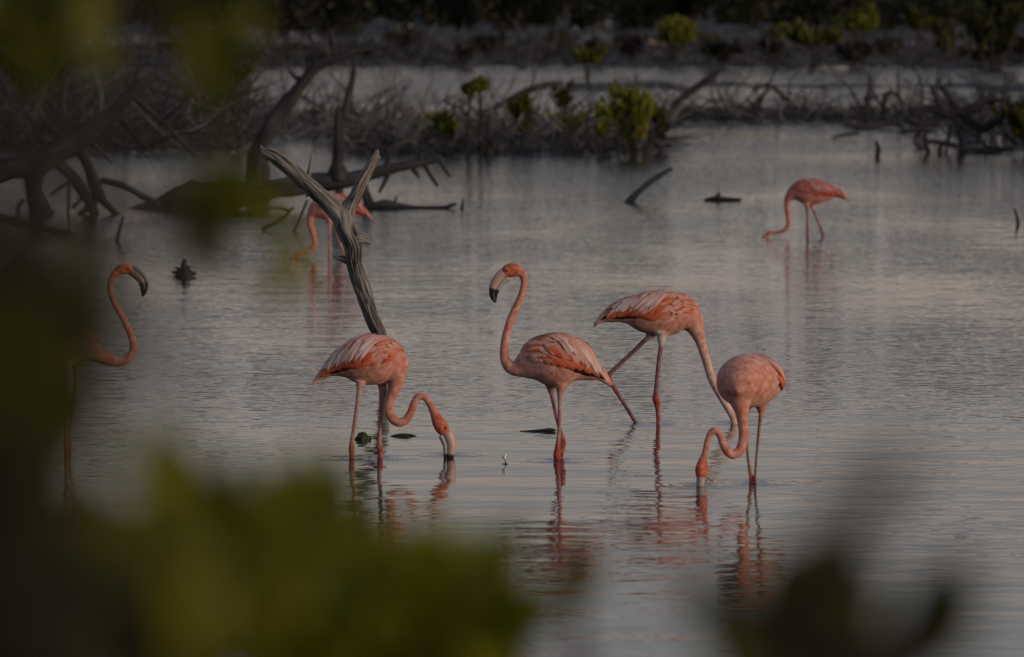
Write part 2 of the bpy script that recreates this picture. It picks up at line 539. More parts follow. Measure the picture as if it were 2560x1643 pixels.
# ------------------------------------------------------------------ flamingos
BODY = (0.57, 0.26, 0.195); BODY2 = (0.57, 0.29, 0.23); NECK = (0.54, 0.22, 0.16); NECKP = (0.60, 0.40, 0.34)
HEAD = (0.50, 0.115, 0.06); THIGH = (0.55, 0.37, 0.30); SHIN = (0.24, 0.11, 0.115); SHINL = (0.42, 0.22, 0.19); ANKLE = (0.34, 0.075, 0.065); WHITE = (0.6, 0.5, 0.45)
SHINO = (0.30, 0.18, 0.12)
ORANGE = (0.55, 0.12, 0.04)

def flamingo(label, zoom, water_v, torso, neck, bill, legs, eye, upper=1, wmax=0.115, feathers=True, shift=0.0, vox=0.004,
             body=BODY, neck_end=NECK, seed=1, nfeat=1.0, head_n=3, bill_fat=1.15, black_at=0.5, edir=None, deep=False, tail_ext=1.0, smax=9.0, bill_shade=1.0):
    x0, y0, f = zoom
    D = depth_of(water_v)
    k = f * D / FPX
    R_ = random.Random(seed)
    def P(X, Y, dz=0.0):
        return at(x0 + X * f, y0 + Y * f, D + dz)
    # torso: rows X,Y,half[,depth[,half width m]]
    rows = []
    for t in torso:
        X, Y, h = t[:3]; dz = t[3] if len(t) > 3 else 0.0
        b = t[4] if len(t) > 4 else min(wmax, h * k * 0.84)
        p = P(X, Y, dz); rows.append((p.x, p.y, p.z, h * k, b))
    base = at(x0 + legs[0][-1][0] * f, water_v, D); base.z = -0.3
    mats = {m.name: m for m in (M_F_PALE, M_F_PINK, M_F_ORANGE, M_F_BLACK)}
    if deep: mats.update({'pale_pink_feather': M_F_ROSE, 'salmon_feather': M_F_DEEP, 'orange_red_feather': M_F_RED})
    root = thing('flamingo', label, 'flamingo', base, 'flamingos wading in the lagoon')
    Q = catmull(rows, 0.012)
    C, A, B = Q[:, :3], Q[:, 3], Q[:, 4]
    T, W, Nn = frames(C)
    S = np.linspace(0, 1, len(C))
    bm = bmesh.new()
    samples = []   # pos, radius, colour
    def ringtube(C, A, B, W, Nn, sides=20):
        rings = []
        for i in range(len(C)):
            rings.append([bm.verts.new(C[i] + Nn[i] * A[i] * math.cos(a) + W[i] * B[i] * math.sin(a)) for a in [2 * math.pi * q / sides for q in range(sides)]])
        for i in range(len(C) - 1):
            for q in range(sides):
                bm.faces.new((rings[i][q], rings[i][(q + 1) % sides], rings[i + 1][(q + 1) % sides], rings[i + 1][q]))
        bm.faces.new(rings[0][::-1]); bm.faces.new(rings[-1])
    ringtube(C, A, B, W, Nn, 28)
    for i in range(len(C)):
        samples.append((C[i], max(A[i], 0.02), body))
    # rounded cap of the breast
    def ball(c, r, col):
        bmesh.ops.create_icosphere(bm, subdivisions=3, radius=r, matrix=Matrix.Translation(c))
        samples.append((np.array(c), r, col))
    ball(C[-1], min(A[-1], B[-1]) * 0.97, body)
    # neck and head: rows X,Y,r[,depth]
    nr = []
    for i, t in enumerate(neck):
        dz = t[3] if len(t) > 3 else 0.0
        p = P(t[0], t[1], dz); nr.append((p.x, p.y, p.z, t[2] * k, i))
    Qn = catmull(nr, 0.008)
    Tn, Wn, Nnn = frames(Qn[:, :3])
    hd = [1.0] * len(Qn)
    ringtube(Qn[:, :3], Qn[:, 3], Qn[:, 3] * np.where(Qn[:, 4] > len(neck) - head_n - 0.5, 0.8, 1.0), Wn, Nnn, 16)
    ball(Qn[-1, :3], Qn[-1, 3] * 0.8, HEAD)
    for q in Qn:
        t = q[4] / (len(neck) - 1)
        hi = q[4] - (len(neck) - head_n - 1)
        c = np.array(body) * (1 - min(1, t * 2)) + np.array(neck_end) * min(1, t * 2)
        if hi > 0: c = c * (1 - min(1, hi * 1.2)) + np.array(HEAD) * min(1, hi * 1.2)
        samples.append((q[:3], q[3], tuple(c)))
    # legs: rows X,Y,r,colour[,depth]
    for lg in legs:
        lr = []
        for t in lg:
            dz = t[4] if len(t) > 4 else 0.0
            p = P(t[0], t[1], dz); lr.append((p.x, p.y, p.z, t[2] * k + 0.0012, *t[3]))
        z = lr[-1]
        sl = (z[0] - lr[-2][0]) / max(0.01, lr[-2][2] - z[2])
        sl = max(-1, min(1, sl))
        lr.append((z[0] + sl * 0.06, z[1], z[2] - 0.06, z[3] * .95, *ANKLE))
        lr.append((z[0] + sl * 0.2, z[1], -0.315, 0.010, *ANKLE))
        Ql = catmull(lr, 0.008)
        Tl, Wl, Nl = frames(Ql[:, :3])
        ringtube(Ql[:, :3], Ql[:, 3], Ql[:, 3], Wl, Nl, 12)
        for q in Ql: samples.append((q[:3], q[3], tuple(q[4:7])))
        # webbed foot: three toes
        e = Ql[-1, :3]
        fd = 1 if neck[-1][0] > torso[0][0] else -1
        for ang in (-0.5, 0, 0.5):
            d = np.array((fd * math.cos(ang), math.sin(ang), -0.03))
            Ct = np.array([e + np.array((0, 0, 0.0)), e + d * 0.04, e + d * 0.075])
            Tt, Wt, Nt = frames(Ct)
            ringtube(Ct, np.array([0.009, 0.008, 0.006]), np.array([0.009, 0.011, 0.006]), Wt, Nt, 8)
            samples.append((e + d * 0.04, 0.02, ANKLE))
    me = bpy.data.meshes.new('body')
    bm.to_mesh(me); bm.free()
    tmp = bpy.data.objects.new('tmp', me); COL.objects.link(tmp)
    rm = tmp.modifiers.new('r', 'REMESH'); rm.mode = 'VOXEL'; rm.voxel_size = vox
    sm = tmp.modifiers.new('s', 'SMOOTH'); sm.factor = 0.5; sm.iterations = 3
    dg = bpy.context.evaluated_depsgraph_get()
    me2 = bpy.data.meshes.new_from_object(tmp.evaluated_get(dg))
    bpy.data.objects.remove(tmp); bpy.data.meshes.remove(me)
    n = len(me2.vertices)
    ne = len(me2.edges); ed = np.zeros(ne * 2, dtype=np.int64); me2.edges.foreach_get('vertices', ed); ed = ed.reshape(-1, 2)
    co = np.zeros(n * 3, dtype=np.float32); me2.vertices.foreach_get('co', co); co = co.reshape(-1, 3)
    SP_ = np.array([s[0] for s in samples], dtype=np.float32); SR = np.array([s[1] for s in samples], dtype=np.float32); SCc = np.array([s[2] for s in samples], dtype=np.float32)
    cols = np.zeros((n, 3), dtype=np.float32); rad_ = np.zeros(n, dtype=np.float32)
    for a in range(0, n, 4000):
        d = np.linalg.norm(co[a:a + 4000, None, :] - SP_[None], axis=2) / SR[None]
        rad_[a:a + 4000] = SR[d.argmin(axis=1)]
        ww = np.exp(-(d - d.min(axis=1, keepdims=True)) * 9.0)
        ww /= ww.sum(axis=1, keepdims=True)
        cols[a:a + 4000] = ww @ SCc
    # soften the joins of neck, breast and thighs, leaving legs and head as they are
    deg = np.bincount(ed.ravel(), minlength=n).astype(np.float32)[:, None]
    wt = np.clip((rad_ - 0.028) / 0.03, 0, 1)[:, None] * 0.6
    for _ in range(70):
        acc = np.stack([np.bincount(ed[:, 0], co[ed[:, 1], q], n) + np.bincount(ed[:, 1], co[ed[:, 0], q], n) for q in range(3)], axis=1)
        co = (co * (1 - wt) + acc / deg * wt).astype(np.float32)
    c4 = np.ones((n, 4), dtype=np.float32); c4[:, :3] = cols
    ca = me2.color_attributes.new('Col', 'FLOAT_COLOR', 'POINT'); ca.data.foreach_set('color', c4.ravel())
    me2.vertices.foreach_set('co', (co - np.array(base, dtype=np.float32)).ravel())
    me2.polygons.foreach_set('use_smooth', [True] * len(me2.polygons))
    me2.materials.clear(); me2.materials.append(M_PLUM)
    me2.name = 'body'
    link('body', me2, root)
    # bill: two mandibles bent in the middle, black tipped
    if bill:
        br = []
        for i, t in enumerate(bill):
            dz = t[3] if len(t) > 3 else 0.0
            p = P(t[0], t[1], dz); br.append((p.x, p.y, p.z, t[2] * k, i / (len(bill) - 1)))
        Qb = catmull(br, 0.005)
        Tb, Wb, Nb = frames(Qb[:, :3])
        yax = np.array((0, 1.0, 0))
        E = np.cross(Tb, yax); E /= np.linalg.norm(E, axis=1)[:, None]; E *= upper
        Qb[:, 3] *= bill_fat
        if edir is not None: E = np.repeat(np.array(edir, dtype=float)[None], len(Qb), 0)
        lat_ = [np.cross(Tb[i], E[i]) for i in range(len(Qb))]
        for nm, off, ra, rb, pale in (('upper_bill', 0.62, 0.42, 0.50, tuple(bill_shade * q for q in (0.38, 0.39, 0.38))), ('lower_bill', -0.24, 0.76, 0.68, tuple(bill_shade * q for q in (0.50, 0.34, 0.28)))):
            mb = MB(); sides = 12; V, F, CO = [], [], []
            for i in range(len(Qb)):
                r = Qb[i, 3]
                c = Qb[i, :3] + E[i] * r * off
                tt = Qb[i, 4]
                black = sstep(black_at, black_at + 0.06, tt)
                cc = np.array(pale) * (1 - black) + np.array((0.012, 0.012, 0.013)) * black
                for q in range(sides):
                    a = 2 * math.pi * q / sides
                    V.append(c + E[i] * math.cos(a) * r * ra + lat_[i] * math.sin(a) * r * rb)
                    edge = 1.0
                    # dark line along the cutting edge of the mandibles
                    inner = -math.cos(a) if nm == 'upper_bill' else math.cos(a)
                    if inner > (0.55 if nm == 'upper_bill' else 0.88): edge = 0.08
                    CO.append(tuple(cc * edge))
            for i in range(len(Qb) - 1):
                for q in range(sides):
                    F.append((i * sides + q, i * sides + (q + 1) % sides, (i + 1) * sides + (q + 1) % sides, (i + 1) * sides + q))
            F.append(tuple(range(sides))[::-1]); F.append(tuple((len(Qb) - 1) * sides + q for q in range(sides)))
            mb.add(V, F, None, CO)
            mb.build(nm, M_BILL, root, base)
    # eyes on both sides of the head
    if eye:
        hr = 0.8 * eye[2] * k
        for sgn in (-1, 1):
            c = P(eye[0], eye[1]) + Vector((0, sgn * hr, 0))
            bm = bmesh.new(); bmesh.ops.create_uvsphere(bm, u_segments=12, v_segments=8, radius=0.0065)
            em = bpy.data.meshes.new('eye'); bm.to_mesh(em); bm.free(); em.materials.append(M_EYE)
            eo = link('eye', em, root); eo.location = c - base
            bm = bmesh.new(); bmesh.ops.create_uvsphere(bm, u_segments=10, v_segments=6, radius=0.0042)
            pm = bpy.data.meshes.new('pupil'); bm.to_mesh(pm); bm.free(); pm.materials.append(M_PUPIL)
            po = link('pupil', pm, eo); po.location = (0, sgn * 0.0035, 0)
    # feathers laid over the torso
    if not feathers: return root
    m_ = len(C) - 1
    Ltot = float(np.linalg.norm(np.diff(C, axis=0), axis=1).sum())
    def surf(s, th):
        if s < 0:
            p, nr_ = surf(0.0, th)
            return p + T[0] * s * Ltot, nr_
        x = min(max(s, 0), 1) * m_
        i = min(int(x), m_ - 1); t = x - i
        c = C[i] * (1 - t) + C[i + 1] * t; nn = Nn[i] * (1 - t) + Nn[i + 1] * t; ww = W[i] * (1 - t) + W[i + 1] * t
        a = A[i] * (1 - t) + A[i + 1] * t; b = B[i] * (1 - t) + B[i + 1] * t
        p = c + nn * a * math.cos(th) + ww * b * math.sin(th)
        nrm = nn * math.cos(th) / max(a, 0.01) + ww * math.sin(th) / max(b, 0.01)
        return p, nrm / np.linalg.norm(nrm)
    def feather(s0, th0, s1, th1, wd, l0, l1, mat, tipcut=0.0):
        if s0 > smax: return
        K = 8
        V, F, U = [], [], []
        pts = []
        for i in range(K + 1):
            t = i / K
            p, nr_ = surf(s0 + (s1 - s0) * t, th0 + (th1 - th0) * (t ** 1.15))
            pts.append((p + nr_ * (0.001 + (l1 - 0.001) * math.sqrt(t)), nr_))
        for i in range(K + 1):
            t = i / K
            tg = pts[min(i + 1, K)][0] - pts[max(i - 1, 0)][0]
            tg = tg / (np.linalg.norm(tg) + 1e-9)
            lat = np.cross(tg, pts[i][1]); lat /= np.linalg.norm(lat) + 1e-9
            wv = wd * (0.35 + 0.65 * math.sin(min(1, t * 1.35) * math.pi / 2)) * (math.sqrt(max(0.0, 1 - max(0, (t - 0.72) / 0.28) ** 2)) * 0.94 + 0.06)
            jt = 0.07 * wd * R_.uniform(-1, 1)
            V += [pts[i][0] - lat * (wv / 2 + jt) - pts[i][1] * wv * 0.12, pts[i][0] + pts[i][1] * 0.0015, pts[i][0] + lat * (wv / 2 - jt) - pts[i][1] * wv * 0.12]
            U += [(0, t), (0.5, t), (1, t)]
        for i in range(K):
            for q in (0, 1):
                F.append((i * 3 + q, i * 3 + q + 1, i * 3 + q + 4, i * 3 + q + 3))
        mb = MB(); mb.add(V, F, U)
        mb.build('feather', mats[mat.name], root, base)
    rad = math.radians
    def cnt(x): return max(1, int(round(x * nfeat)))
    for sd in (1, -1):
        u_ = R_.uniform
        for i in range(cnt(6)):   # tail, ragged
            feather(0.2 + u_(-.04, .04), sd * rad(15 + 24 * i), u_(-.07, .0) * tail_ext, sd * rad(20 + 26 * i), u_(.014, .024), 0.002, 0.004, M_F_PINK if i % 2 else M_F_PALE)
        for i in range(cnt(4)):   # flight feathers
            feather(0.5 - 0.03 * i, sd * rad(100 + 3 * i), 0.05 + 0.045 * i, sd * rad(96 + 5 * i), 0.018, 0.004, 0.007, M_F_BLACK)
        n = cnt(10)
        for i in range(n):        # secondaries
            s = 0.30 + 0.5 * i / n + u_(-.015, .015)
            feather(s, sd * rad(u_(76, 84)), s - u_(0.17, 0.23), sd * rad(u_(97, 106)), u_(.026, .034), 0.005, 0.010, M_F_ORANGE)
        n = cnt(9)
        for i in range(n):
            s = 0.28 + 0.54 * i / n + u_(-.02, .02)
            feather(s, sd * rad(u_(52, 66)), s - u_(0.15, 0.2), sd * rad(u_(82, 94)), u_(.026, .034), 0.007, 0.011, M_F_ORANGE if u_(0, 1) < .75 else M_F_PINK)
        n = cnt(24)
        for i in range(n):        # drooping scapulars
            s = 0.40 + shift + 0.42 * i / n + u_(-.02, .02)
            feather(s, sd * rad(u_(12, 34)), s - u_(0.19, 0.27), sd * rad(u_(66, 93)), u_(.011, .022), 0.008, u_(0.011, 0.017), M_F_PALE if u_(0, 1) < .75 else M_F_PINK)
        n = cnt(20)
        for i in range(n):        # back
            s = 0.32 + 0.6 * i / n + u_(-.02, .02)
            feather(s, sd * rad(u_(2, 16)), s - u_(0.14, 0.2), sd * rad(u_(18, 48)), u_(.016, .027), 0.008, u_(0.009, 0.013), M_F_PINK if u_(0, 1) < .55 else M_F_PALE)
        n = cnt(34)
        for i in range(n):        # small shoulder feathers
            s = u_(0.74, 0.97); th = u_(15, 85)
            feather(s, sd * rad(th), s - u_(0.08, 0.13), sd * rad(th + u_(6, 18)), u_(.014, .024), 0.005, u_(0.005, 0.008), R_.choice((M_F_PINK, M_F_PINK, M_F_PINK, M_F_ORANGE)))
    return root

# 1: feeding with an S-bent neck
flamingo('salmon flamingo with S-bent neck dipping its pale bill, in front of forked branch',
    (760, 800, 0.2727), 1145,
    [(112, 550, 10), (170, 500, 40), (230, 462, 66), (350, 405, 138), (480, 380, 212), (620, 368, 234), (740, 372, 218), (830, 392, 172), (872, 415, 120)],
    [(842, 450, 112), (850, 530, 90), (836, 600, 68), (818, 660, 57), (790, 730, 50), (776, 810, 45), (800, 890, 44), (862, 938, 43), (930, 920, 40), (980, 845, 37), (1008, 765, 35), (1045, 708, 35), (1102, 704, 33), (1150, 760, 34), (1190, 848, 38), (1228, 930, 60), (1262, 985, 68), (1290, 1030, 55)],
    [(1296, 1040, 56), (1318, 1090, 55), (1334, 1150, 50), (1332, 1215, 44), (1322, 1270, 34), (1305, 1320, 12)],
    [[(520, 560, 50, THIGH, -.05), (508, 640, 26, THIGH, -.05), (490, 760, 18, SHINL, -.05), (455, 1010, 17, SHINL, -.05), (440, 1110, 20, SHINL, -.05), (437, 1180, 27, ANKLE, -.05), (437, 1265, 21, ANKLE, -.05)],
     [(715, 570, 55, THIGH, .04), (714, 640, 28, THIGH, .04), (706, 760, 18, SHINL, .04), (693, 1050, 18, SHINL, .04), (692, 1125, 23, SHINL, .04), (697, 1190, 27, ANKLE, .04), (697, 1265, 22, ANKLE, .04)]],
    (1308, 985, 62), upper=-1, seed=3, bill_fat=1.22, black_at=0.62)

# 2: upright
flamingo('upright flamingo with tall curved neck and raised head with black-tipped bill',
    (1180, 620, 0.3767), 1149,
    [(905, 893, 12), (850, 842, 46), (780, 808, 82), (700, 766, 148), (600, 750, 182), (500, 742, 172), (420, 740, 140), (360, 762, 100)],
    [(425, 772, 118), (370, 790, 88), (325, 802, 62), (290, 805, 49), (250, 790, 42), (222, 745, 34), (213, 680, 30), (225, 590, 28), (252, 490, 27), (290, 400, 25), (325, 320, 23), (343, 250, 22), (342, 195, 24), (318, 160, 34), (275, 148, 52), (240, 155, 50), (222, 172, 42)],
    [(220, 176, 42), (186, 205, 40), (158, 245, 36), (145, 285, 29), (144, 325, 21), (156, 364, 6)],
    [[(588, 900, 50, BODY, -.04), (586, 950, 26, SHINL, -.04), (582, 1000, 14, SHINL, -.04), (582, 1100, 12, SHINL, -.04), (575, 1250, 13, SHINL, -.04), (568, 1330, 19, ANKLE, -.04), (564, 1378, 25, ANKLE, -.04), (566, 1412, 20, ANKLE, -.04)],
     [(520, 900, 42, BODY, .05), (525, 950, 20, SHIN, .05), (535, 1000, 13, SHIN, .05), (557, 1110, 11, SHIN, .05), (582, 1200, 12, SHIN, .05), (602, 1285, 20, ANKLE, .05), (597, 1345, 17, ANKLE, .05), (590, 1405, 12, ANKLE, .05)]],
    (238, 147, 46), upper=1, seed=5, shift=-0.1, body=BODY2)

# 3: striding, head under water
flamingo('striding flamingo with straight pale neck and head under water, one leg swung back',
    (1460, 690, 0.2662), 1060,
    [(130, 436, 10), (180, 395, 40), (235, 372, 64), (400, 337, 118), (560, 347, 188), (740, 352, 215), (880, 355, 194), (970, 372, 168), (1010, 395, 130)],
    [(1005, 410, 125), (1040, 470, 96), (1070, 545, 70), (1096, 620, 50), (1130, 730, 43), (1165, 850, 41), (1205, 975, 41), (1270, 1100, 38), (1340, 1220, 36), (1393, 1320, 32), (1420, 1420, 30), (1435, 1520, 48), (1435, 1580, 56), (1425, 1620, 46)],
    [(1420, 1640, 46), (1390, 1690, 44), (1350, 1720, 36), (1300, 1730, 8)],
    [[(640, 530, 56, WHITE, .05), (590, 592, 26, WHITE, .05), (560, 615, 21, SHIN, .05), (480, 695, 20, SHIN, .05), (255, 905, 20, SHIN, .05), (234, 940, 26, ANKLE, .05), (252, 1000, 21, ANKLE, .05), (370, 1190, 17, SHIN, .05), (490, 1385, 16, SHIN, .05)],
     [(730, 530, 60, WHITE, -.05), (727, 620, 32, WHITE, -.05), (722, 670, 21, SHIN, -.05), (700, 830, 20, SHIN, -.05), (678, 1070, 21, SHIN, -.05), (676, 1150, 34, ANKLE, -.05), (690, 1220, 27, ANKLE, -.05), (695, 1300, 18, ANKLE, -.05), (697, 1390, 18, ANKLE, -.05)]],
    None, upper=-1, seed=8, neck_end=NECKP, nfeat=1.15, head_n=2)

# 4: seen from the front
flamingo('round flamingo seen from the front, neck folded and bill tip in the water',
    (1700, 860, 0.2597), 1210,
    [(862, 470, 15, .36, .03), (850, 430, 70, .30, .06), (810, 392, 150, .23, .095), (740, 366, 232, .12, .125), (682, 356, 258, .02, .134), (630, 358, 260, -.06, .142), (592, 378, 236, -.13, .126), (574, 404, 186, -.18, .10), (560, 430, 120, -.215, .066), (553, 445, 50, -.235, .03)],
    [(582, 440, 175, -.12), (580, 520, 138, -.155), (586, 590, 98, -.17), (594, 660, 68, -.175), (604, 760, 53, -.17), (613, 860, 49, -.17), (602, 960, 49, -.17), (568, 1035, 47, -.18), (510, 1066, 45, -.19), (452, 1030, 42, -.2), (412, 955, 38, -.2), (385, 880, 35, -.2), (348, 836, 35, -.2), (302, 852, 34, -.2), (266, 930, 30, -.2), (246, 1020, 29, -.2), (228, 1095, 36, -.2), (210, 1170, 62, -.2), (204, 1225, 68, -.2), (202, 1270, 56, -.2)],
    [(202, 1282, 56, -.2), (198, 1320, 52, -.2), (194, 1362, 47, -.2), (188, 1410, 40, -.2), (180, 1450, 12, -.2)],
    [[(780, 520, 90, BODY, .05), (783, 620, 48, BODY, .05), (781, 680, 24, BODY, .05), (772, 730, 17, SHINO, .05), (760, 830, 14, SHINO, .05), (741, 1050, 13, SHINO, .05), (727, 1220, 12, SHINO, .05), (722, 1330, 14, ANKLE, .05)],
     [(655, 520, 80, BODY, .06), (640, 620, 45, BODY, .06), (636, 700, 22, BODY, .06), (636, 800, 15, SHINO, .06), (650, 1040, 13, SHINO, .06), (672, 1220, 16, SHINO, .06), (683, 1285, 18, ANKLE, .06), (678, 1345, 13, ANKLE, .06)]],
    None, upper=1, seed=13, shift=-0.2, edir=(0, -1, 0), nfeat=0.8, tail_ext=0.15, smax=0.6)

# 5: far, by itself
flamingo('distant flamingo feeding alone in open water, far from the others',
    (1880, 420, 0.14286), 593,
    [(1665, 550, 14), (1600, 500, 50), (1480, 440, 95), (1330, 425, 158), (1180, 425, 210), (1000, 425, 226), (850, 415, 204), (730, 430, 150), (690, 450, 120)],
    [(680, 470, 110), (625, 560, 72), (618, 680, 56), (630, 820, 46), (640, 930, 45), (612, 1045, 42), (540, 1105, 38), (430, 1128, 30), (340, 1130, 32), (285, 1150, 42), (255, 1175, 40)],
    [(250, 1180, 36), (222, 1200, 30), (195, 1215, 22), (170, 1240, 8)],
    [[(955, 620, 60, BODY, -.05), (958, 700, 30, SHIN, -.05), (965, 760, 22, SHIN, -.05), (970, 1000, 21, SHIN, -.05), (970, 1120, 28, SHIN, -.05), (970, 1230, 22, SHIN, -.05)],
     [(1040, 610, 60, BODY, .05), (1055, 690, 34, WHITE, .05), (1080, 760, 22, SHIN, .05), (1170, 980, 20, SHIN, .05), (1235, 1150, 28, SHIN, .05), (1245, 1230, 20, SHIN, .05)]],
    None, upper=1, seed=21, deep=True, body=(0.47, 0.19, 0.165), neck_end=(0.46, 0.20, 0.17), vox=0.006, nfeat=0.7, head_n=2)

# 6: behind the forked branch
flamingo('flamingo feeding behind the forked dead branch, partly hidden by it',
    (600, 350, 0.3376), 645,
    [(962, 571, 8), (930, 548, 24), (890, 525, 48), (820, 505, 82), (720, 498, 100), (620, 498, 100), (560, 512, 76)],
    [(555, 530, 60), (528, 555, 40), (518, 610, 30), (535, 680, 24), (550, 740, 22), (545, 790, 21), (500, 828, 18), (450, 843, 16), (420, 853, 20), (405, 860, 18)],
    [(402, 862, 16), (388, 870, 13), (375, 880, 5)],
    [[(660, 580, 34, BODY, -.04), (662, 640, 12, SHINL, -.04), (663, 760, 10, SHINL, -.04), (664, 875, 12, SHINL, -.04)],
     [(680, 580, 34, BODY, .05), (696, 640, 12, SHINL, .05), (730, 730, 10, SHINL, .05), (770, 850, 11, SHINL, .05), (775, 875, 11, SHINL, .05)]],
    None, upper=1, seed=25, deep=True, body=(0.50, 0.20, 0.17), vox=0.006, nfeat=0.7, head_n=2)

# 7: beside the near leaves
flamingo('flamingo with swan-like curved neck, half hidden behind the near dark leaves',
    (100, 620, 0.2468), 1130,
    [(-320, 1180, 14), (-220, 1110, 60), (-90, 1040, 130), (80, 985, 225), (260, 970, 250), (400, 985, 220), (510, 1030, 150), (560, 1060, 110)],
    [(560, 1060, 105), (640, 1100, 85), (720, 1135, 66), (800, 1152, 54), (880, 1130, 46), (935, 1062, 42), (945, 970, 39), (920, 880, 37), (880, 790, 36), (828, 680, 35), (770, 580, 34), (726, 480, 33), (714, 380, 33), (738, 295, 34), (790, 235, 46), (860, 208, 60), (915, 215, 52)],
    [(925, 222, 50), (975, 258, 48), (1030, 310, 46), (1052, 370, 40), (1052, 430, 30), (1042, 490, 10)],
    [[(270, 1150, 70, BODY, -.05), (268, 1300, 26, SHINL, -.05), (265, 1500, 18, SHINL, -.05), (268, 1900, 18, SHINL, -.05), (268, 2000, 26, ANKLE, -.05), (268, 2066, 22, ANKLE, -.05)],
     [(380, 1150, 70, BODY, .05), (372, 1300, 26, SHINL, .05), (350, 1500, 18, SHINL, .05), (300, 1900, 18, SHINL, .05), (295, 2000, 26, ANKLE, .05), (295, 2066, 22, ANKLE, .05)]],
    (905, 205, 56), upper=1, seed=31, nfeat=0.8, bill_shade=0.35)  # bill colours darkened to stand for the shade of the near leaves

# small rings where legs and bills enter the water
def ripple(u, v, label, seed):
    D = depth_of(v); p = at(u, v, D)
    mb = MB(); V, F = [(p.x, p.y, 0.004)], []
    nr, na = 26, 40; Rm = 0.26
    for i in range(1, nr + 1):
        r = Rm * i / nr
        fade = 1 - sstep(0.55, 1.0, i / nr)
        z = (0.0022 + 0.0026 * math.cos(2 * math.pi * r / 0.062 + seed) * math.exp(-r * 7)) * fade - 0.0012 * (1 - fade)
        for k in range(na):
            a = 2 * math.pi * k / na
            V.append((p.x + r * math.cos(a), p.y + r * math.sin(a) * 1.15, z))
    for k in range(na):
        F.append((0, 1 + k, 1 + (k + 1) % na))
    for i in range(nr - 1):
        for k in range(na):
            F.append((1 + i * na + k, 1 + (i + 1) * na + k, 1 + (i + 1) * na + (k + 1) % na, 1 + i * na + (k + 1) % na))
    mb.add(V, F)
    tag(mb.build('water_ripple', M_WATER), label, None, None, 'structure')
for i, (u, v) in enumerate(((879, 1145), (950, 1145), (1123, 1137), (1395, 1152), (1590, 1060), (1645, 1060), (1836, 1058), (1876, 1206), (1890, 1208), (1750, 1213))):
    ripple(u, v, 'rings on the water where a flamingo leg or bill enters', i * 1.3)

# ------------------------------------------------------------------ dead wood
def wood(name, label, cat, water_v, parts, mat=M_LOG, group=None, sides=10, rough=0.25, crack=0.0, step_px=10, zoom=(0, 0, 1), Dadd=0.0, top_z=0.0, fat=1.0):
    """parts: list of (part name, [(u,v,r[,depth])...])"""
    x0, y0, f = zoom
    D = depth_of(water_v, top_z) + Dadd
    first = parts[0][1]
    bp = at(x0 + first[0][0] * f, y0 + first[0][1] * f, D)
    root = thing(name, label, cat, bp, group)
    for i, (pn, rows) in enumerate(parts):
        P_ = []
        for t in rows:
            dz = t[3] if len(t) > 3 else 0.0
            P_.append(pxrow(x0 + t[0] * f, y0 + t[1] * f, t[2] * f * fat, D + dz))
        if pn.endswith('!'):      # runs on into the water
            pn = pn[:-1]
            e = P_[-1]; q = P_[-2]
            dn = Vector((e[0] - q[0], e[1] - q[1], min(-0.02, e[2] - q[2])))
            dn *= min(6.0, 0.3 / max(0.02, -dn.z))
            if dn.length > 1.2: dn *= 1.2 / dn.length
            P_.append((e[0] + dn.x, e[1] + dn.y, e[2] + dn.z, e[3]))
        mb = MB()
        tube(mb, P_, sides, step_px * D / FPX, rough, 4.0, crack, True, rnd.uniform(0, 50))
        mb.build(pn, mat, root, bp)
    return root

wood('dead_branch', 'sharp grey forked dead branch standing in the water like a Y', 'dead branch', 975, [
    ('trunk!', [(762, 510, 46), (768, 560, 62), (775, 640, 66), (805, 720, 64), (838, 800, 60), (840, 880, 52), (858, 970, 47), (903, 1100, 50), (955, 1250, 48), (1000, 1370, 47), (1035, 1440, 42), (1058, 1600, 36), (1085, 1850, 32)]),
    ('limb', [(765, 590, 58), (715, 530, 58), (640, 455, 52), (560, 380, 49), (480, 310, 46), (400, 236, 44), (310, 160, 44), (240, 112, 42), (190, 92, 34), (165, 72, 18)]),
    ('limb', [(780, 590, 52), (800, 505, 46), (845, 425, 39), (892, 330, 36), (942, 240, 34), (987, 165, 30), (1008, 115, 22), (1017, 70, 5)]),
    ('stub', [(825, 745, 55), (890, 740, 44), (925, 745, 33), (950, 758, 20), (958, 776, 8)]),
    ('twig', [(830, 900, 40), (795, 890, 27), (760, 880, 19), (722, 874, 12), (685, 866, 4)]),
    ('twig', [(495, 300, 28), (502, 275, 20), (510, 240, 14), (520, 180, 8), (530, 90, 2)]),
    ('splinter', [(200, 100, 26), (172, 78, 16), (160, 58, 9), (148, 36, 2)]),
    ('splinter', [(255, 115, 30), (262, 98, 20), (275, 92, 10)]),
    ('splinter', [(215, 125, 24), (180, 108, 14), (140, 100, 3)]),
    ('splinter', [(235, 135, 22), (205, 140, 12), (182, 150, 3)]),
    ('splinter', [(1000, 120, 16), (1022, 105, 9), (1030, 82, 2)]),
    ('splinter', [(1005, 140, 16), (1030, 128, 10), (1036, 118, 3)]),
    ('splinter', [(990, 165, 18), (1020, 168, 8), (1028, 176, 2)]),
    ('splinter', [(945, 755, 20), (962, 738, 8), (970, 742, 2)]),
    ('splinter', [(1015, 1330, 22), (1045, 1390, 12), (1070, 1430, 7), (1084, 1448, 2)]),
    ('splinter', [(505, 420, 18), (500, 410, 12), (496, 400, 3)]),
    ], M_FORK, sides=44, rough=0.16, crack=0.3, step_px=2.6, zoom=(600, 350, 0.3376), fat=1.22)

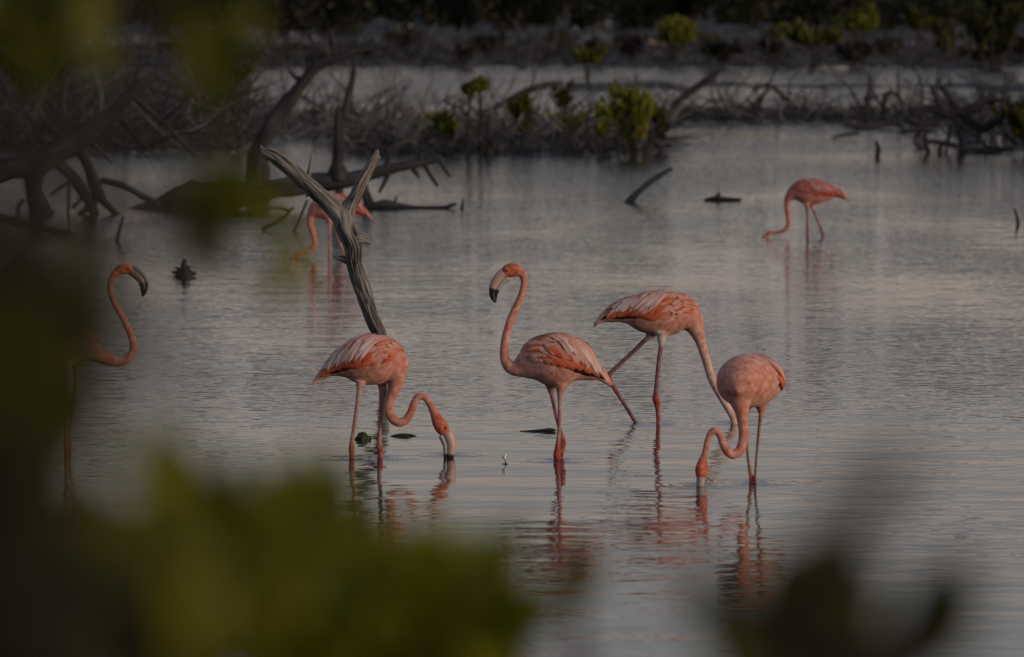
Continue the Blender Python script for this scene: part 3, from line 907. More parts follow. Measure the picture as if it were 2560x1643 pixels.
wood('fallen_log', 'long fallen grey log with broken spikes, lying behind the forked branch', 'fallen log', 520, [
    ('trunk', [(225, 546, 5), (290, 538, 9), (330, 530, 15), (400, 518, 27), (450, 508, 40), (520, 497, 38), (600, 485, 32), (670, 475, 26), (760, 462, 24), (840, 454, 23), (900, 442, 19), (967, 424, 15), (1049, 408, 12), (1105, 394, 8)]),
    ('spike', [(1030, 412, 12), (1038, 428, 8), (1050, 446, 2)]),
    ('spike', [(1062, 408, 8), (1072, 430, 6), (1094, 466, 4)]),
    ('spike', [(1100, 396, 7), (1108, 414, 5), (1126, 444, 3)]),
    ('spike', [(972, 430, 8), (962, 455, 6), (948, 482, 4)]),
    ('stub', [(968, 420, 12), (970, 404, 9), (974, 388, 4)]),
    ('stub', [(1048, 408, 11), (1052, 394, 8), (1056, 380, 4)]),
    ('stub', [(925, 432, 9), (924, 405, 6), (922, 378, 2)]),
    ('leg!', [(900, 446, 17), (908, 472, 15), (920, 500, 14)]),
    ('stump', [(845, 450, 30), (844, 425, 24), (843, 400, 14), (843, 338, 11), (846, 290, 8), (846, 262, 4)]),
    ('knot', [(450, 500, 30), (447, 482, 20), (445, 468, 10)]),
    ], M_LOG, sides=16, rough=0.3, crack=0.12, step_px=8)

wood('leaning_tree', 'leaning grey dead tree behind the fallen log, sloping up to a thin tip', 'dead tree', 500, [
    ('trunk!', [(967, 115, 3), (885, 128, 8), (845, 145, 11), (793, 166, 14), (755, 208, 17), (708, 274, 20), (665, 335, 22), (648, 375, 24), (645, 430, 30), (645, 480, 34)]),
    ('branch', [(838, 148, 9), (832, 118, 8), (828, 92, 7), (830, 74, 5)]),
    ('branch', [(885, 128, 6), (920, 110, 5), (935, 95, 3)]),
    ('branch', [(760, 200, 9), (735, 190, 6), (715, 160, 3)]),
    ], M_LOG, sides=12, rough=0.3, crack=0.1, Dadd=3)
wood('dead_sapling', 'thin curved dead sapling beside the leaning dead tree', 'dead sapling', 470, [
    ('trunk!', [(880, 138, 3), (886, 164, 5), (878, 213, 8), (864, 262, 9), (853, 300, 10), (848, 400, 11), (846, 455, 12)])], M_TWIG, Dadd=2)

wood('uprooted_tree', 'big dark dead tree with arching roots standing in the water', 'dead tree', 535, [
    ('trunk', [(-120, 470, 30), (-30, 434, 31), (100, 400, 33), (200, 345, 30), (270, 295, 22), (320, 240, 14), (345, 212, 11), (400, 178, 7)]),
    ('root!', [(88, 420, 24), (86, 480, 22), (96, 530, 27), (104, 545, 30)]),
    ('root!', [(195, 360, 16), (222, 425, 14), (240, 470, 16), (262, 505, 12), (290, 535, 9)]),
    ('root!', [(140, 405, 13), (178, 440, 14), (208, 480, 15), (232, 530, 12)]),
    ('root', [(250, 452, 8), (305, 466, 9), (355, 492, 9), (400, 512, 7)]),
    ('root!', [(238, 470, 14), (236, 500, 12), (200, 535, 8)]),
    ('branch', [(225, 350, 6), (262, 390, 4), (280, 412, 2)]),
    ('branch', [(285, 285, 6), (340, 340, 5), (400, 402, 3)]),
    ('branch', [(330, 240, 6), (410, 310, 6), (490, 392, 5)]),
    ('root', [(125, 492, 4), (150, 470, 4), (180, 450, 3)]),
    ('root!', [(172, 455, 3), (171, 490, 4), (169, 530, 4)]),
    ('root', [(180, 520, 5), (210, 488, 4)]),
    ('root!', [(60, 500, 5), (45, 520, 5), (44, 540, 5)]),
    ('branch', [(345, 212, 6), (380, 190, 5), (420, 205, 3)]),
    ], M_LOG, sides=12, rough=0.3, crack=0.1)
wood('fallen_limb', 'dark limb floating low in the water below the uprooted dead tree', 'driftwood', 585, [
    ('trunk', [(-60, 535, 10), (0, 546, 10), (60, 560, 9), (120, 574, 9), (165, 584, 7), (205, 592, 4)]),
    ('stub', [(45, 560, 7), (40, 572, 4)])], M_LOG)
def stick(label, water_v, rows, mat=M_LOG, name='driftwood_stick', cat='driftwood', **kw):
    return wood(name, label, cat, water_v, [('stick!', rows)], mat, **kw)
stick('thin leaning stick poking from the water below the fallen log', 602, [(308, 540, 3), (300, 570, 4), (291, 602, 5)], M_WET)
stick('thin dark stick slanting into water just behind the feeding flamingo by the fork', 582, [(768, 500, 3), (752, 540, 4), (735, 580, 5)], M_WET)
wood('driftwood_stick', 'low forked twig floating beside the forked branch', 'driftwood', 576, [
    ('stick', [(733, 518, 3), (700, 548, 5), (655, 573, 5)]), ('twig', [(725, 527, 4), (680, 520, 3), (640, 530, 2)])], M_WET)
wood('driftwood_log', 'flat wet black log with a humped end, floating below the fallen log spikes', 'driftwood', 522, [
    ('trunk', [(905, 520, 5), (930, 516, 9), (965, 511, 12), (1000, 516, 7), (1050, 519, 5), (1105, 519, 5), (1132, 513, 5), (1142, 508, 2)]),
    ('twig', [(986, 510, 4), (992, 490, 2)])], M_WET)
stick('tiny stick tip just past the end of the flat wet log', 521, [(1158, 496, 1.5), (1156, 510, 3), (1155, 522, 5)], M_WET)
stick('bent grey stick leaning out of open water by itself', 507, [(1682, 421, 4), (1655, 436, 7), (1622, 458, 7), (1590, 486, 8), (1576, 503, 11)], M_LOG)
wood('driftwood_snag', 'small dark snag with a pointed peak in open water', 'driftwood', 502, [
    ('trunk', [(1760, 500, 3), (1785, 497, 7), (1810, 498, 6), (1853, 499, 4)]),
    ('spike', [(1793, 496, 9), (1797, 486, 5), (1799, 478, 1)])], M_WET)
stick('short thin stick standing in the water near the right edge', 560, [(2536, 520, 2), (2543, 542, 4), (2546, 562, 5)], M_WET)
stick('short curved post in the water in front of the hooped stick', 394, [(2188, 352, 3), (2196, 372, 7), (2193, 396, 7)], M_WET)
wood('driftwood_snag', 'star-shaped dark snag in the water near the swan-necked flamingo', 'driftwood', 690, [
    ('trunk!', [(462, 645, 3), (460, 662, 8), (463, 680, 16), (462, 692, 18)]),
    ('spike', [(462, 684, 9), (445, 680, 6), (429, 682, 3)]), ('spike', [(462, 682, 8), (448, 672, 4), (438, 670, 2)]),
    ('spike', [(465, 684, 10), (480, 683, 7), (492, 684, 2)]), ('spike', [(466, 678, 8), (472, 668, 4), (474, 662, 2)]),
    ('spike', [(455, 688, 8), (440, 690, 5), (432, 692, 2)])], M_WET)
wood('driftwood_log', 'slim dark log with a nub, floating beside the upright flamingo legs', 'driftwood', 1079, [
    ('trunk', [(1300, 1079, 1.5), (1330, 1078, 3), (1360, 1076, 4.5), (1378, 1075, 5), (1390, 1076, 2)]), ('nub', [(1368, 1075, 3.5), (1369, 1070, 1.2)])], M_WET, sides=12)
wood('driftwood_log', 'small lens-shaped mossy log behind the S-necked flamingo leg', 'driftwood', 1091, [
    ('trunk', [(976, 1091, 1.5), (990, 1089, 3.5), (1008, 1088, 5), (1025, 1089, 4.5), (1041, 1091, 1.5)])], M_MOSS, sides=12)

def lump(name, label, cat, u, v, rx, rz, ry, mat, seed):
    D = depth_of(v)
    p = at(u, v, D); p.z = -0.01
    bm = bmesh.new(); bmesh.ops.create_icosphere(bm, subdivisions=4, radius=1)
    for q in bm.verts:
        n = 1 + 0.35 * mnoise.noise(q.co * 1.8 + Vector((seed, 0, 0))) + 0.2 * mnoise.noise(q.co * 5 + Vector((0, seed, 0)))
        q.co = Vector((q.co.x * rx, q.co.y * ry, q.co.z * rz)) * n
    me = bpy.data.meshes.new(name); bm.to_mesh(me); bm.free()
    me.polygons.foreach_set('use_smooth', [True] * len(me.polygons)); me.materials.append(mat)
    o = link(name, me); o.location = p
    return tag(o, label, cat)
lump('mossy_clump', 'mossy dark clump in the water between the legs of the S-necked flamingo', 'mossy clump', 906, 1098, 0.042, 0.04, 0.08, M_MOSS, 4)
lump('mossy_clump', 'low trail of moss joining the dark clump to the lens-shaped log', 'mossy clump', 948, 1095, 0.06, 0.011, 0.05, M_MOSS, 9)
lump('stone', 'small grey stone breaking the surface beside the S-necked flamingo foot', 'stone', 856, 1141, 0.018, 0.012, 0.02, M_STONE, 2)
for u, v, l in ((1250, 1062, 'first speck of floating bark nearest the S-necked flamingo'), (1264, 1061, 'second speck of floating bark nearest the slim dark log'),
                (1199, 1108, 'lone speck of bark beside the dipping bill'), (1610, 553, 'dark pebble tip below the bent grey stick'), (1200, 518, 'dark pebble tip past the flat wet log'),
                (1410, 515, 'dark pebble tip halfway between flat wet log and bent stick'), (2265, 368, 'dark pebble tip before the right tangle of branches'), (1650, 377, 'dark pebble tip off the end of the green island')):
    lump('floating_bark', l, 'floating bark', u, v, 0.012 * (1 if v > 800 else 2.2), 0.006 * (1 if v > 800 else 2.6), 0.02, M_WET, u)

# the small white flower in the water
D_ = depth_of(1160); p_ = at(1262, 1160, D_)
fl = thing('water_flower', 'tiny white flower standing out of the water between two flamingos', 'flower', p_)
mb = MB(); tube(mb, [(p_.x + 0.006, p_.y, -0.05, 0.003), (p_.x + 0.003, p_.y, 0.012, 0.0025), (p_.x - 0.003, p_.y, 0.03, 0.002)], 6, 0.01); mb.build('stem', M_MOSS, fl, p_)
for a in range(4):
    d = Vector((math.cos(a * 1.57 + .4), math.sin(a * 1.57 + .4), 0))
    bm = bmesh.new(); bmesh.ops.create_uvsphere(bm, u_segments=8, v_segments=6, radius=1.0)
    for q in bm.verts: q.co = Vector((q.co.x * .0065, q.co.y * .0065, q.co.z * .014)) + d * (.004 + .006 * max(0, q.co.z)) + Vector((-.003, 0, .036))
    me = bpy.data.meshes.new('petal'); bm.to_mesh(me); bm.free(); me.materials.append(M_PETAL); link('petal', me, fl)
    me.transform(Matrix.Translation((0, 0, -p_.z)))
mb = MB(); V = [(p_.x, p_.y, 0.004)]
for a in range(10): V.append((p_.x + math.cos(a * .628) * (.016 + .004 * (a % 2)), p_.y + math.sin(a * .628) * .03, 0.003))
mb.add(V, [(0, i + 1, (i + 1) % 10 + 1) for i in range(10)]); mb.build('floating_leaf', M_MOSS, fl, p_)

# island and right-hand tangle, stick by stick
stick('long dead trunk slanting up over the green island toward its pale far side', 300, [(1400, 205, 5), (1367, 213, 8), (1327, 224, 9), (1270, 252, 8), (1217, 280, 7), (1180, 300, 6)], M_LOG, name='slanting_log', cat='log')
stick('dark dead trunk slanting up at the far end of the green island', 262, [(1815, 160, 5), (1790, 185, 8), (1757, 208, 10), (1720, 235, 10), (1690, 258, 9)], M_LOG, name='slanting_log', cat='log')
stick('thick black post standing at the water edge of the green island', 388, [(1224, 288, 7), (1221, 330, 9), (1219, 388, 12)], M_WET, name='dead_post', cat='dead post')
stick('short black stump on the green island beside the thick black post', 386, [(1249, 356, 11), (1248, 388, 14)], M_WET, name='dead_stump', cat='dead stump')
stick('grey stick leaning across the two tufted stems of the island', 370, [(1230, 330, 3), (1190, 352, 4), (1150, 372, 4)], M_TWIG)
stick('pair of low sticks crossing at the bent far end of the island, upper one', 282, [(1880, 225, 4), (1925, 215, 5), (1990, 268, 6)], M_TWIG)
stick('pale stick leaning like a ramp over the far end logs', 285, [(1926, 218, 4), (1890, 258, 6), (1870, 285, 6)], M_TWIG)
for i, (l, rows) in enumerate((('dark flat log lying at the far end of the green island', [(1690, 290, 6), (1740, 286, 9), (1800, 292, 7), (1880, 287, 5)]),
                ('second flat log lying beyond the far end of the green island', [(1840, 272, 6), (1900, 280, 8), (1990, 276, 7)]),
                ('flat dark log in front of the tall bare post', [(2090, 282, 7), (2130, 286, 9), (2160, 290, 6)]),
                ('low dark log touching the foot of the hooped stick', [(2110, 312, 6), (2170, 318, 8), (2230, 308, 7), (2260, 320, 4)]),
                ('slim pale log floating below the low dark log', [(2080, 345, 3), (2110, 338, 4), (2150, 334, 3)]))):
    wood('driftwood_log', l, 'driftwood', max(r[1] for r in rows) + 4, [('trunk', rows)], M_WET if i % 2 == 0 else M_LOG)
wood('dead_post', 'tall bare post standing before the far water strip', 'dead post', 300, [('trunk!', [(2173, 188, 4), (2174, 222, 6), (2166, 270, 8), (2164, 300, 9)])], M_LOG)
wood('hooped_stick', 'dead stick bent into a hoop beside the tall bare post', 'dead stick', 300, [('stick!', [(2256, 262, 3), (2245, 240, 4), (2226, 230, 5), (2213, 241, 6), (2209, 268, 7), (2212, 302, 8)])], M_TWIG)
wood('branch_tangle', 'tangled heap of dead branches on the right bank edge', 'dead branches', 384, [
    ('branch', [(2328, 212, 6), (2350, 257, 8), (2394, 300, 9), (2420, 330, 8)]),
    ('branch', [(2350, 212, 6), (2386, 258, 10), (2428, 306, 12), (2450, 320, 8)]),
    ('branch', [(2490, 228, 5), (2460, 254, 11), (2418, 278, 13), (2372, 282, 10)]),
    ('branch', [(2455, 228, 4), (2458, 250, 7)]), ('branch', [(2530, 240, 3), (2500, 252, 5), (2462, 256, 7)]),
    ('branch', [(2276, 284, 8), (2318, 270, 11), (2370, 284, 11), (2400, 300, 9)]),
    ('branch!', [(2330, 300, 7), (2318, 320, 6), (2311, 352, 6), (2322, 382, 6)]),
    ('branch', [(2318, 354, 5), (2360, 358, 6), (2407, 371, 8), (2430, 390, 9), (2438, 412, 13)]),
    ('branch', [(2352, 384, 7), (2350, 372, 6), (2360, 360, 5)]),
    ('branch', [(2395, 378, 7), (2460, 377, 8), (2535, 372, 7)]),
    ('branch', [(2440, 330, 9), (2470, 315, 11), (2505, 298, 9)]),
    ('branch!', [(2390, 300, 10), (2398, 335, 8), (2412, 378, 8)]),
    ('branch!', [(2378, 310, 7), (2372, 345, 5), (2365, 380, 5)]),
    ('branch', [(2270, 300, 5), (2310, 312, 8), (2350, 305, 8)]),
    ('branch', [(2255, 330, 5), (2300, 322, 8), (2330, 330, 6)]),
    ], M_LOG, sides=8, rough=0.3)
wood('bleached_sticks', 'two short bleached white sticks at the foot of the branch tangle', 'bleached sticks', 378, [
    ('stick', [(2466, 336, 7), (2460, 350, 8), (2468, 366, 5)]), ('stick', [(2496, 340, 7), (2494, 356, 7), (2502, 370, 4)])], M_PALE)
stick('peach coloured piece of driftwood on the far brushy bank', 130, [(1566, 116, 6), (1578, 109, 9), (1592, 103, 5)], M_PEACH, name='driftwood_piece')

# ------------------------------------------------------------------ shrubs and trees
def leaf_cloud(mb, c, rx, ry, rz, n, size, R_, up=0.5, clumps=8):
    cl = []
    for _ in range(clumps):
        a = R_.uniform(0, 6.283); q = math.sqrt(R_.uniform(0, 1)) * 0.8
        cl.append((math.cos(a) * q, math.sin(a) * q, R_.uniform(-0.85, 0.85), R_.uniform(0.28, 0.55)))
    for _ in range(n):
        k = R_.choice(cl)
        p = Vector((k[0] + R_.gauss(0, 0.42) * k[3], k[1] + R_.gauss(0, 0.42) * k[3], k[2] + R_.gauss(0, 0.75) * k[3]))
        if p.length > 1.2: p *= 1.2 / p.length
        p = Vector((c[0] + p.x * rx, c[1] + p.y * ry, c[2] + p.z * rz))
        d = Vector((R_.gauss(0, 1), R_.gauss(0, 1), R_.gauss(up, 0.8) + up)).normalized()
        s = d.cross(Vector((R_.gauss(0, 1), R_.gauss(0, 1), R_.gauss(0, 1)))).normalized()
        L = size * R_.uniform(0.6, 1.3); wv = L * R_.uniform(0.2, 0.32)
        nrm = d.cross(s) * L * 0.08
        mb.add([p, p + d * L * .5 + s * wv + nrm, p + d * L, p + d * L * .5 - s * wv + nrm], [(0, 1, 2, 3)])

def shrub_mesh(rx, rz, h, n, size, R_, leaf, stems=4, up=0.6, clumps=9):
    """fanned stems, each carrying upright leaves along its upper part"""
    cb, tb = MB(), MB()
    ns = max(stems * 2 + 1, 3) if stems > 1 else 3
    z0 = h - 2 * rz
    for s in range(ns):
        a = R_.uniform(0, 6.283); q = rx * math.sqrt(R_.uniform(0.0, 1.0)) * (1 if stems > 1 else .8)
        top = h * R_.uniform(0.62, 1.0) if s else h
        if stems <= 1: top = h * R_.uniform(.9, 1.0)
        e = Vector((math.cos(a) * q, math.sin(a) * q * .8, top - size * .6))
        r = max(0.008, h * 0.012)
        m_ = Vector((e.x * .35 + R_.uniform(-.1, .1) * rx, e.y * .35, max(z0, 0.0) * .6 + e.z * .3))
        b0 = Vector((R_.uniform(-.12, .12) * rx, R_.uniform(-.1, .1) * rx, -.15))
        tube(tb, [(*b0, r * 1.4), (*m_, r), (*e, r * .4)], 6, h * 0.12, 0.2)
        for _ in range(max(4, n // ns)):
            t = R_.uniform(0, 1) ** 0.7
            zz = max(z0, 0.1 * h) + (e.z - max(z0, 0.1 * h)) * t
            f = (zz - m_.z) / max(1e-3, e.z - m_.z) if zz > m_.z else 0
            c = m_.lerp(e, max(0, min(1, f))) if zz > m_.z else b0.lerp(m_, max(0, (zz + .15) / (m_.z + .15)))
            c = Vector((c.x, c.y, zz)) + Vector((R_.gauss(0, .09), R_.gauss(0, .09), 0)) * min(1.0, rx * 2.2)
            d = Vector((R_.gauss(0, .55) + c.x * .5, R_.gauss(0, .55), up)).normalized()
            s_ = d.cross(Vector((R_.gauss(0, 1), R_.gauss(0, 1), R_.gauss(0, .3)))).normalized()
            L = size * R_.uniform(0.6, 1.3); wv = L * R_.uniform(0.16, 0.26)
            nrm = d.cross(s_) * L * 0.08
            cb.add([c, c + d * L * .5 + s_ * wv + nrm, c + d * L, c + d * L * .5 - s_ * wv + nrm], [(0, 1, 2, 3)])
    return cb.mesh('crown', leaf), tb.mesh('trunk', M_STEM)

def put_shrub(label, u, vb, vt, wpx, leaf, n=220, size=0.10, group=None, stems=4, name='mangrove_shrub', cat='shrub', crown=0.9, seed=0, z=0.05, clumps=9, up=1.5):
    D = depth_of(vb, z)
    k = D / FPX
    R_ = random.Random(seed * 7 + int(u))
    h = (vb - vt) * k
    cm, tm = shrub_mesh(wpx * k / 2, h * crown / 2, h, int(n * 1.3), size * 1.15, R_, leaf, stems, up, clumps)
    p = at(u, vb, D)
    r = thing(name, label, cat, (p.x, p.y, z), group)
    link('crown', cm, r); link('trunk', tm, r)
    return r

G1 = 'green mangrove shrubs on the mud banks'
put_shrub('tallest bright green mangrove shrub, at the end of the near island', 1585, 378, 213, 120, M_SHRUB, 420, 0.17, G1, 6, clumps=12)
put_shrub('mid green mangrove shrub in the middle of the near island', 1305, 362, 240, 62, M_SHRUB, 170, 0.15, G1, 4)
put_shrub('sparse yellowish mangrove shrub right of the island middle', 1432, 366, 275, 85, M_SHRUB_Y, 120, 0.13, G1, 5)
put_shrub('low broad green mangrove shrub at the fallen log end of the island', 1112, 372, 282, 80, M_SHRUB, 150, 0.14, G1, 5)
put_shrub('small green tuft beside the low broad island shrub', 1062, 352, 280, 36, M_SHRUB_Y, 70, 0.13, G1, 3)
put_shrub('tufted mangrove seedling on a tall thin stem, taller of the pair', 1202, 372, 196, 52, M_SHRUB_Y, 110, 0.13, 'tufted seedlings on the near island', 1, 'mangrove_seedling', 'seedling', 0.22)
put_shrub('tufted mangrove seedling on a tall thin stem, shorter of the pair', 1173, 376, 208, 28, M_OLSHRUB, 60, 0.13, 'tufted seedlings on the near island', 1, 'mangrove_seedling', 'seedling', 0.22)
put_shrub('slim green shrub beside the tallest island shrub', 1508, 370, 255, 40, M_SHRUB, 90, 0.14, G1, 3)
put_shrub('reddish olive shrub behind the tallest island shrub', 1652, 366, 248, 50, M_OLSHRUB, 90, 0.13, G1, 3)
put_shrub('thin olive shrub overhanging the long slanting trunk', 1405, 288, 200, 60, M_OLSHRUB, 90, 0.15, G1, 3)
put_shrub('bright yellow-green flat-topped bush on a thin stem before the far bank', 1470, 205, 118, 78, M_SHRUB_Y, 190, 0.16, G1, 3, crown=0.5)
put_shrub('rounded bright green bush on the far bank', 1680, 150, 42, 112, M_SHRUB, 330, 0.22, G1, 5, crown=0.7, clumps=12)
put_shrub('dull green bush at the flank of the rounded bright bush', 1770, 158, 78, 70, M_OLSHRUB, 130, 0.2, G1, 4)
put_shrub('wide dark green bush on the far bank above the alone flamingo', 2040, 160, 58, 150, M_OLSHRUB, 360, 0.24, G1, 6, crown=0.6, clumps=14)
put_shrub('taller green bush leaning beside the wide dark green bush', 2142, 156, 10, 90, M_SHRUB, 260, 0.24, G1, 4, crown=0.5)
put_shrub('narrow yellow-green bush on the far bank', 1940, 150, 55, 50, M_OLSHRUB, 120, 0.2, G1, 4)
put_shrub('slender pale green bush in the gap of the far bank', 2298, 140, 14, 55, M_OLSHRUB, 150, 0.22, G1, 3, crown=0.5)
put_shrub('small reddish bush under the slender pale bush', 2365, 158, 50, 75, M_OLSHRUB, 140, 0.22, G1, 4)
put_shrub('large dark bush at the right end of the far bank', 2490, 166, 5, 190, M_OLSHRUB, 420, 0.26, G1, 7, clumps=14)
put_shrub('dark green bush on the right bank beside the branch tangle', 2570, 376, 245, 120, M_OLSHRUB, 320, 0.15, G1, 6)
put_shrub('olive bush behind the uprooted dead tree', 70, 260, 120, 150, M_OLSHRUB, 260, 0.2, G1, 6)
put_shrub('dull olive bush behind the leaning dead tree', 560, 236, 130, 120, M_OLSHRUB, 200, 0.2, G1, 5)

G2 = 'low dark scrub on the far bank'
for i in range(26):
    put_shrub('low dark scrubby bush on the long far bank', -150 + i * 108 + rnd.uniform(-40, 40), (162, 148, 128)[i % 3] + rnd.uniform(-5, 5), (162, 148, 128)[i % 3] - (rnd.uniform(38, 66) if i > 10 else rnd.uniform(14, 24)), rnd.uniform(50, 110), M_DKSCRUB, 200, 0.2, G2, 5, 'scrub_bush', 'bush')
# bare dead bushes: a few shapes, copied along the banks
def bare_mesh(R_, h, n=26):
    mb = MB()
    def grow(p, d, L, r, depth):
        q = p + d * L
        m_ = p + d * L * .5 + Vector((R_.gauss(0, .07), R_.gauss(0, .07), R_.gauss(0, .05))) * L
        tube(mb, [(*p, r), (*m_, r * .8), (*q, r * .55)], 4, L * .5, 0, caps=False, seed=R_.uniform(0, 9))
        if depth <= 0: return
        for _ in range(R_.choice((2, 3))):
            nd = (d + Vector((R_.gauss(0, .55), R_.gauss(0, .55), R_.gauss(0, .4)))).normalized()
            grow(p + d * L * R_.uniform(.5, 1), nd, L * R_.uniform(.5, .8), r * .55, depth - 1)
    for _ in range(5):
        d = Vector((R_.gauss(0, .6), R_.gauss(0, .6), R_.uniform(.5, 1.1))).normalized()
        grow(Vector((R_.uniform(-.1, .1) * h, R_.uniform(-.1, .1) * h, -.1)), d, h * R_.uniform(.4, .6), h * .017, 3)
    return mb.mesh('branches', M_TWIG)
BARE = [bare_mesh(random.Random(50 + i), 1.0) for i in range(6)]
bare_rows = []
for i in range(44):
    u = -250 + i * 70 + rnd.uniform(-25, 25)
    v = rnd.choice((166, 158, 148, 135, 122)) + rnd.uniform(-5, 5)
    bare_rows.append((u, v, rnd.uniform(0.5, 1.15)))
for i in range(16):
    bare_rows.append((-250 + i * 60 + rnd.uniform(-20, 20), rnd.choice((245, 270, 300, 340, 365)), rnd.uniform(0.4, 0.8)))
for i in range(26):
    bare_rows.append((890 + i * 58 + rnd.uniform(-20, 20), rnd.uniform(325, 376) if i < 14 else rnd.uniform(283, 298), rnd.uniform(0.22, 0.4)))
for i, (u, v, h) in enumerate(bare_rows):
    D = depth_of(v, 0.06); p = at(u, v, D)
    o = link('dead_bush', BARE[i % 6])
    o.location = (p.x, p.y, 0.03); o.rotation_euler = (0, 0, rnd.uniform(0, 6.28)); o.scale = (h * rnd.uniform(.9, 1.5), h * 1.2, h)
    where = 'on the long far bank' if v < 200 else ('on the near island' if 800 < u < 1690 else 'on the low bank right of the near island' if u > 1600 else 'behind the uprooted dead tree')
    tag(o, 'bare grey dead bush ' + where, 'dead bush', 'bare dead bushes ' + where)

# low litter of dead sticks that nobody could count
def litter(name, label, spots, seed, mat=M_TWIG):
    R_ = random.Random(seed); mb = MB()
    for (u0, u1, v0, v1, n, L0, L1, el) in spots:
        for _ in range(n):
            u, v = R_.uniform(u0, u1), R_.uniform(v0, v1)
            if bank_mask(u, v) < 0.25 and R_.random() < 0.93: continue
            D = depth_of(v, 0.05); p = at(u, v, D)
            L = R_.uniform(L0, L1); a = R_.uniform(0, 6.283); e = abs(R_.gauss(0, el))
            d = Vector((math.cos(a) * math.cos(e), math.sin(a) * math.cos(e) * .8, math.sin(e)))
            q = p + d * L; m_ = (p + q) / 2 + Vector((R_.gauss(0, .06), 0, R_.gauss(0.03, .06))) * L
            r = L * R_.uniform(.012, .028)
            tube(mb, [(p.x, p.y, 0.03, r), (m_.x, m_.y, m_.z, r * .85), (q.x, q.y, max(0.05, q.z), r * .35)], 4, L * .5, 0, caps=False, seed=R_.uniform(0, 30))
    tag(mb.build(name, mat), label, None, None, 'stuff')
litter('brushwood', 'litter of dead twigs over the near island', [(870, 1670, 318, 382, 500, .15, .8, .55), (1650, 2420, 278, 304, 260, .2, .7, .35)], 4)
litter('brushwood', 'litter of dead twigs around the uprooted tree', [(-300, 640, 255, 380, 900, .2, 1.0, .55), (600, 900, 300, 340, 160, .2, .7, .4)], 5)
litter('brushwood', 'litter of dead twigs along the long far bank', [(-500, 3000, 108, 172, 2600, .3, 1.2, .6), (-300, 640, 180, 255, 500, .3, 1.0, .5), (2380, 2800, 262, 380, 240, .2, .8, .5), (1400, 3000, 204, 230, 160, .2, .6, .3)], 6)

litter('brushwood', 'bleached sticks among the litter of the near island', [(880, 1660, 316, 376, 620, .25, 1.0, .5), (600, 900, 295, 345, 160, .3, .9, .5), (-300, 640, 262, 372, 260, .3, 1.0, .5), (1650, 2420, 280, 302, 50, .3, 1.0, .45)], 7, M_LIGHTTWIG)
litter('brushwood', 'grey sticks standing among the litter of the far bank', [(-300, 2900, 110, 172, 130, .5, 1.4, .6)], 8, M_LIGHTTWIG)
litter('brushwood', 'black sticks along the water edge of the near island', [(880, 1670, 366, 384, 260, .12, .5, .9), (-300, 640, 366, 384, 140, .12, .5, .8), (1650, 2420, 292, 306, 130, .15, .5, .4)], 9, M_WET)

def crooked(label, spots, seed, mat):
    R_ = random.Random(seed); mb = MB()
    for (u0, u1, v0, v1, n, L0, L1) in spots:
        for _ in range(n):
            u, v = R_.uniform(u0, u1), R_.uniform(v0, v1)
            D = depth_of(v, 0.05); p = at(u, v, D); p.z = R_.uniform(-.05, .12)
            L = R_.uniform(L0, L1); a = R_.uniform(0, 6.283); e = R_.choice((R_.uniform(0, .35), R_.uniform(.4, 1.3)))
            d = Vector((math.cos(a) * math.cos(e), math.sin(a) * math.cos(e), math.sin(e)))
            rows = []; q = p.copy(); r = L * R_.uniform(.014, .026)
            for i in range(5):
                rows.append((q.x, q.y, max(q.z, -.1), r * (1 - i * .19)))
                d = (d + Vector((R_.gauss(0, .28), R_.gauss(0, .28), R_.gauss(-.03, .25)))).normalized()
                q = q + d * L / 4
                if i == 2 and R_.random() < .7:
                    d2 = (d + Vector((R_.gauss(0, .8), R_.gauss(0, .5), R_.gauss(.2, .6)))).normalized(); g = q + d2 * L * .35
                    tube(mb, [(q.x, q.y, q.z, r * .45), (*((q + g) / 2 + Vector((0, 0, .02))), r * .35), (*g, r * .15)], 4, L * .2, 0, caps=False)
            tube(mb, rows, 5, L * .12, .2, caps=False, seed=R_.uniform(0, 30))
    tag(mb.build('driftwood_litter', mat), label, None, None, 'stuff')
crooked('crooked dark sticks heaped over the near banks', [(860, 1680, 310, 382, 150, .4, 1.2), (1650, 2300, 276, 306, 90, .4, 1.3), (600, 1000, 285, 350, 60, .5, 1.2), (-200, 640, 230, 384, 170, .5, 1.6), (2280, 2640, 262, 380, 120, .4, 1.3)], 31, M_LOG)
crooked('crooked grey sticks heaped over the near banks', [(860, 1680, 310, 378, 80, .4, 1.2), (1650, 2300, 276, 302, 30, .4, 1.2), (600, 1000, 285, 345, 40, .5, 1.2), (-200, 640, 230, 380, 90, .5, 1.6)], 32, M_LIGHTTWIG)

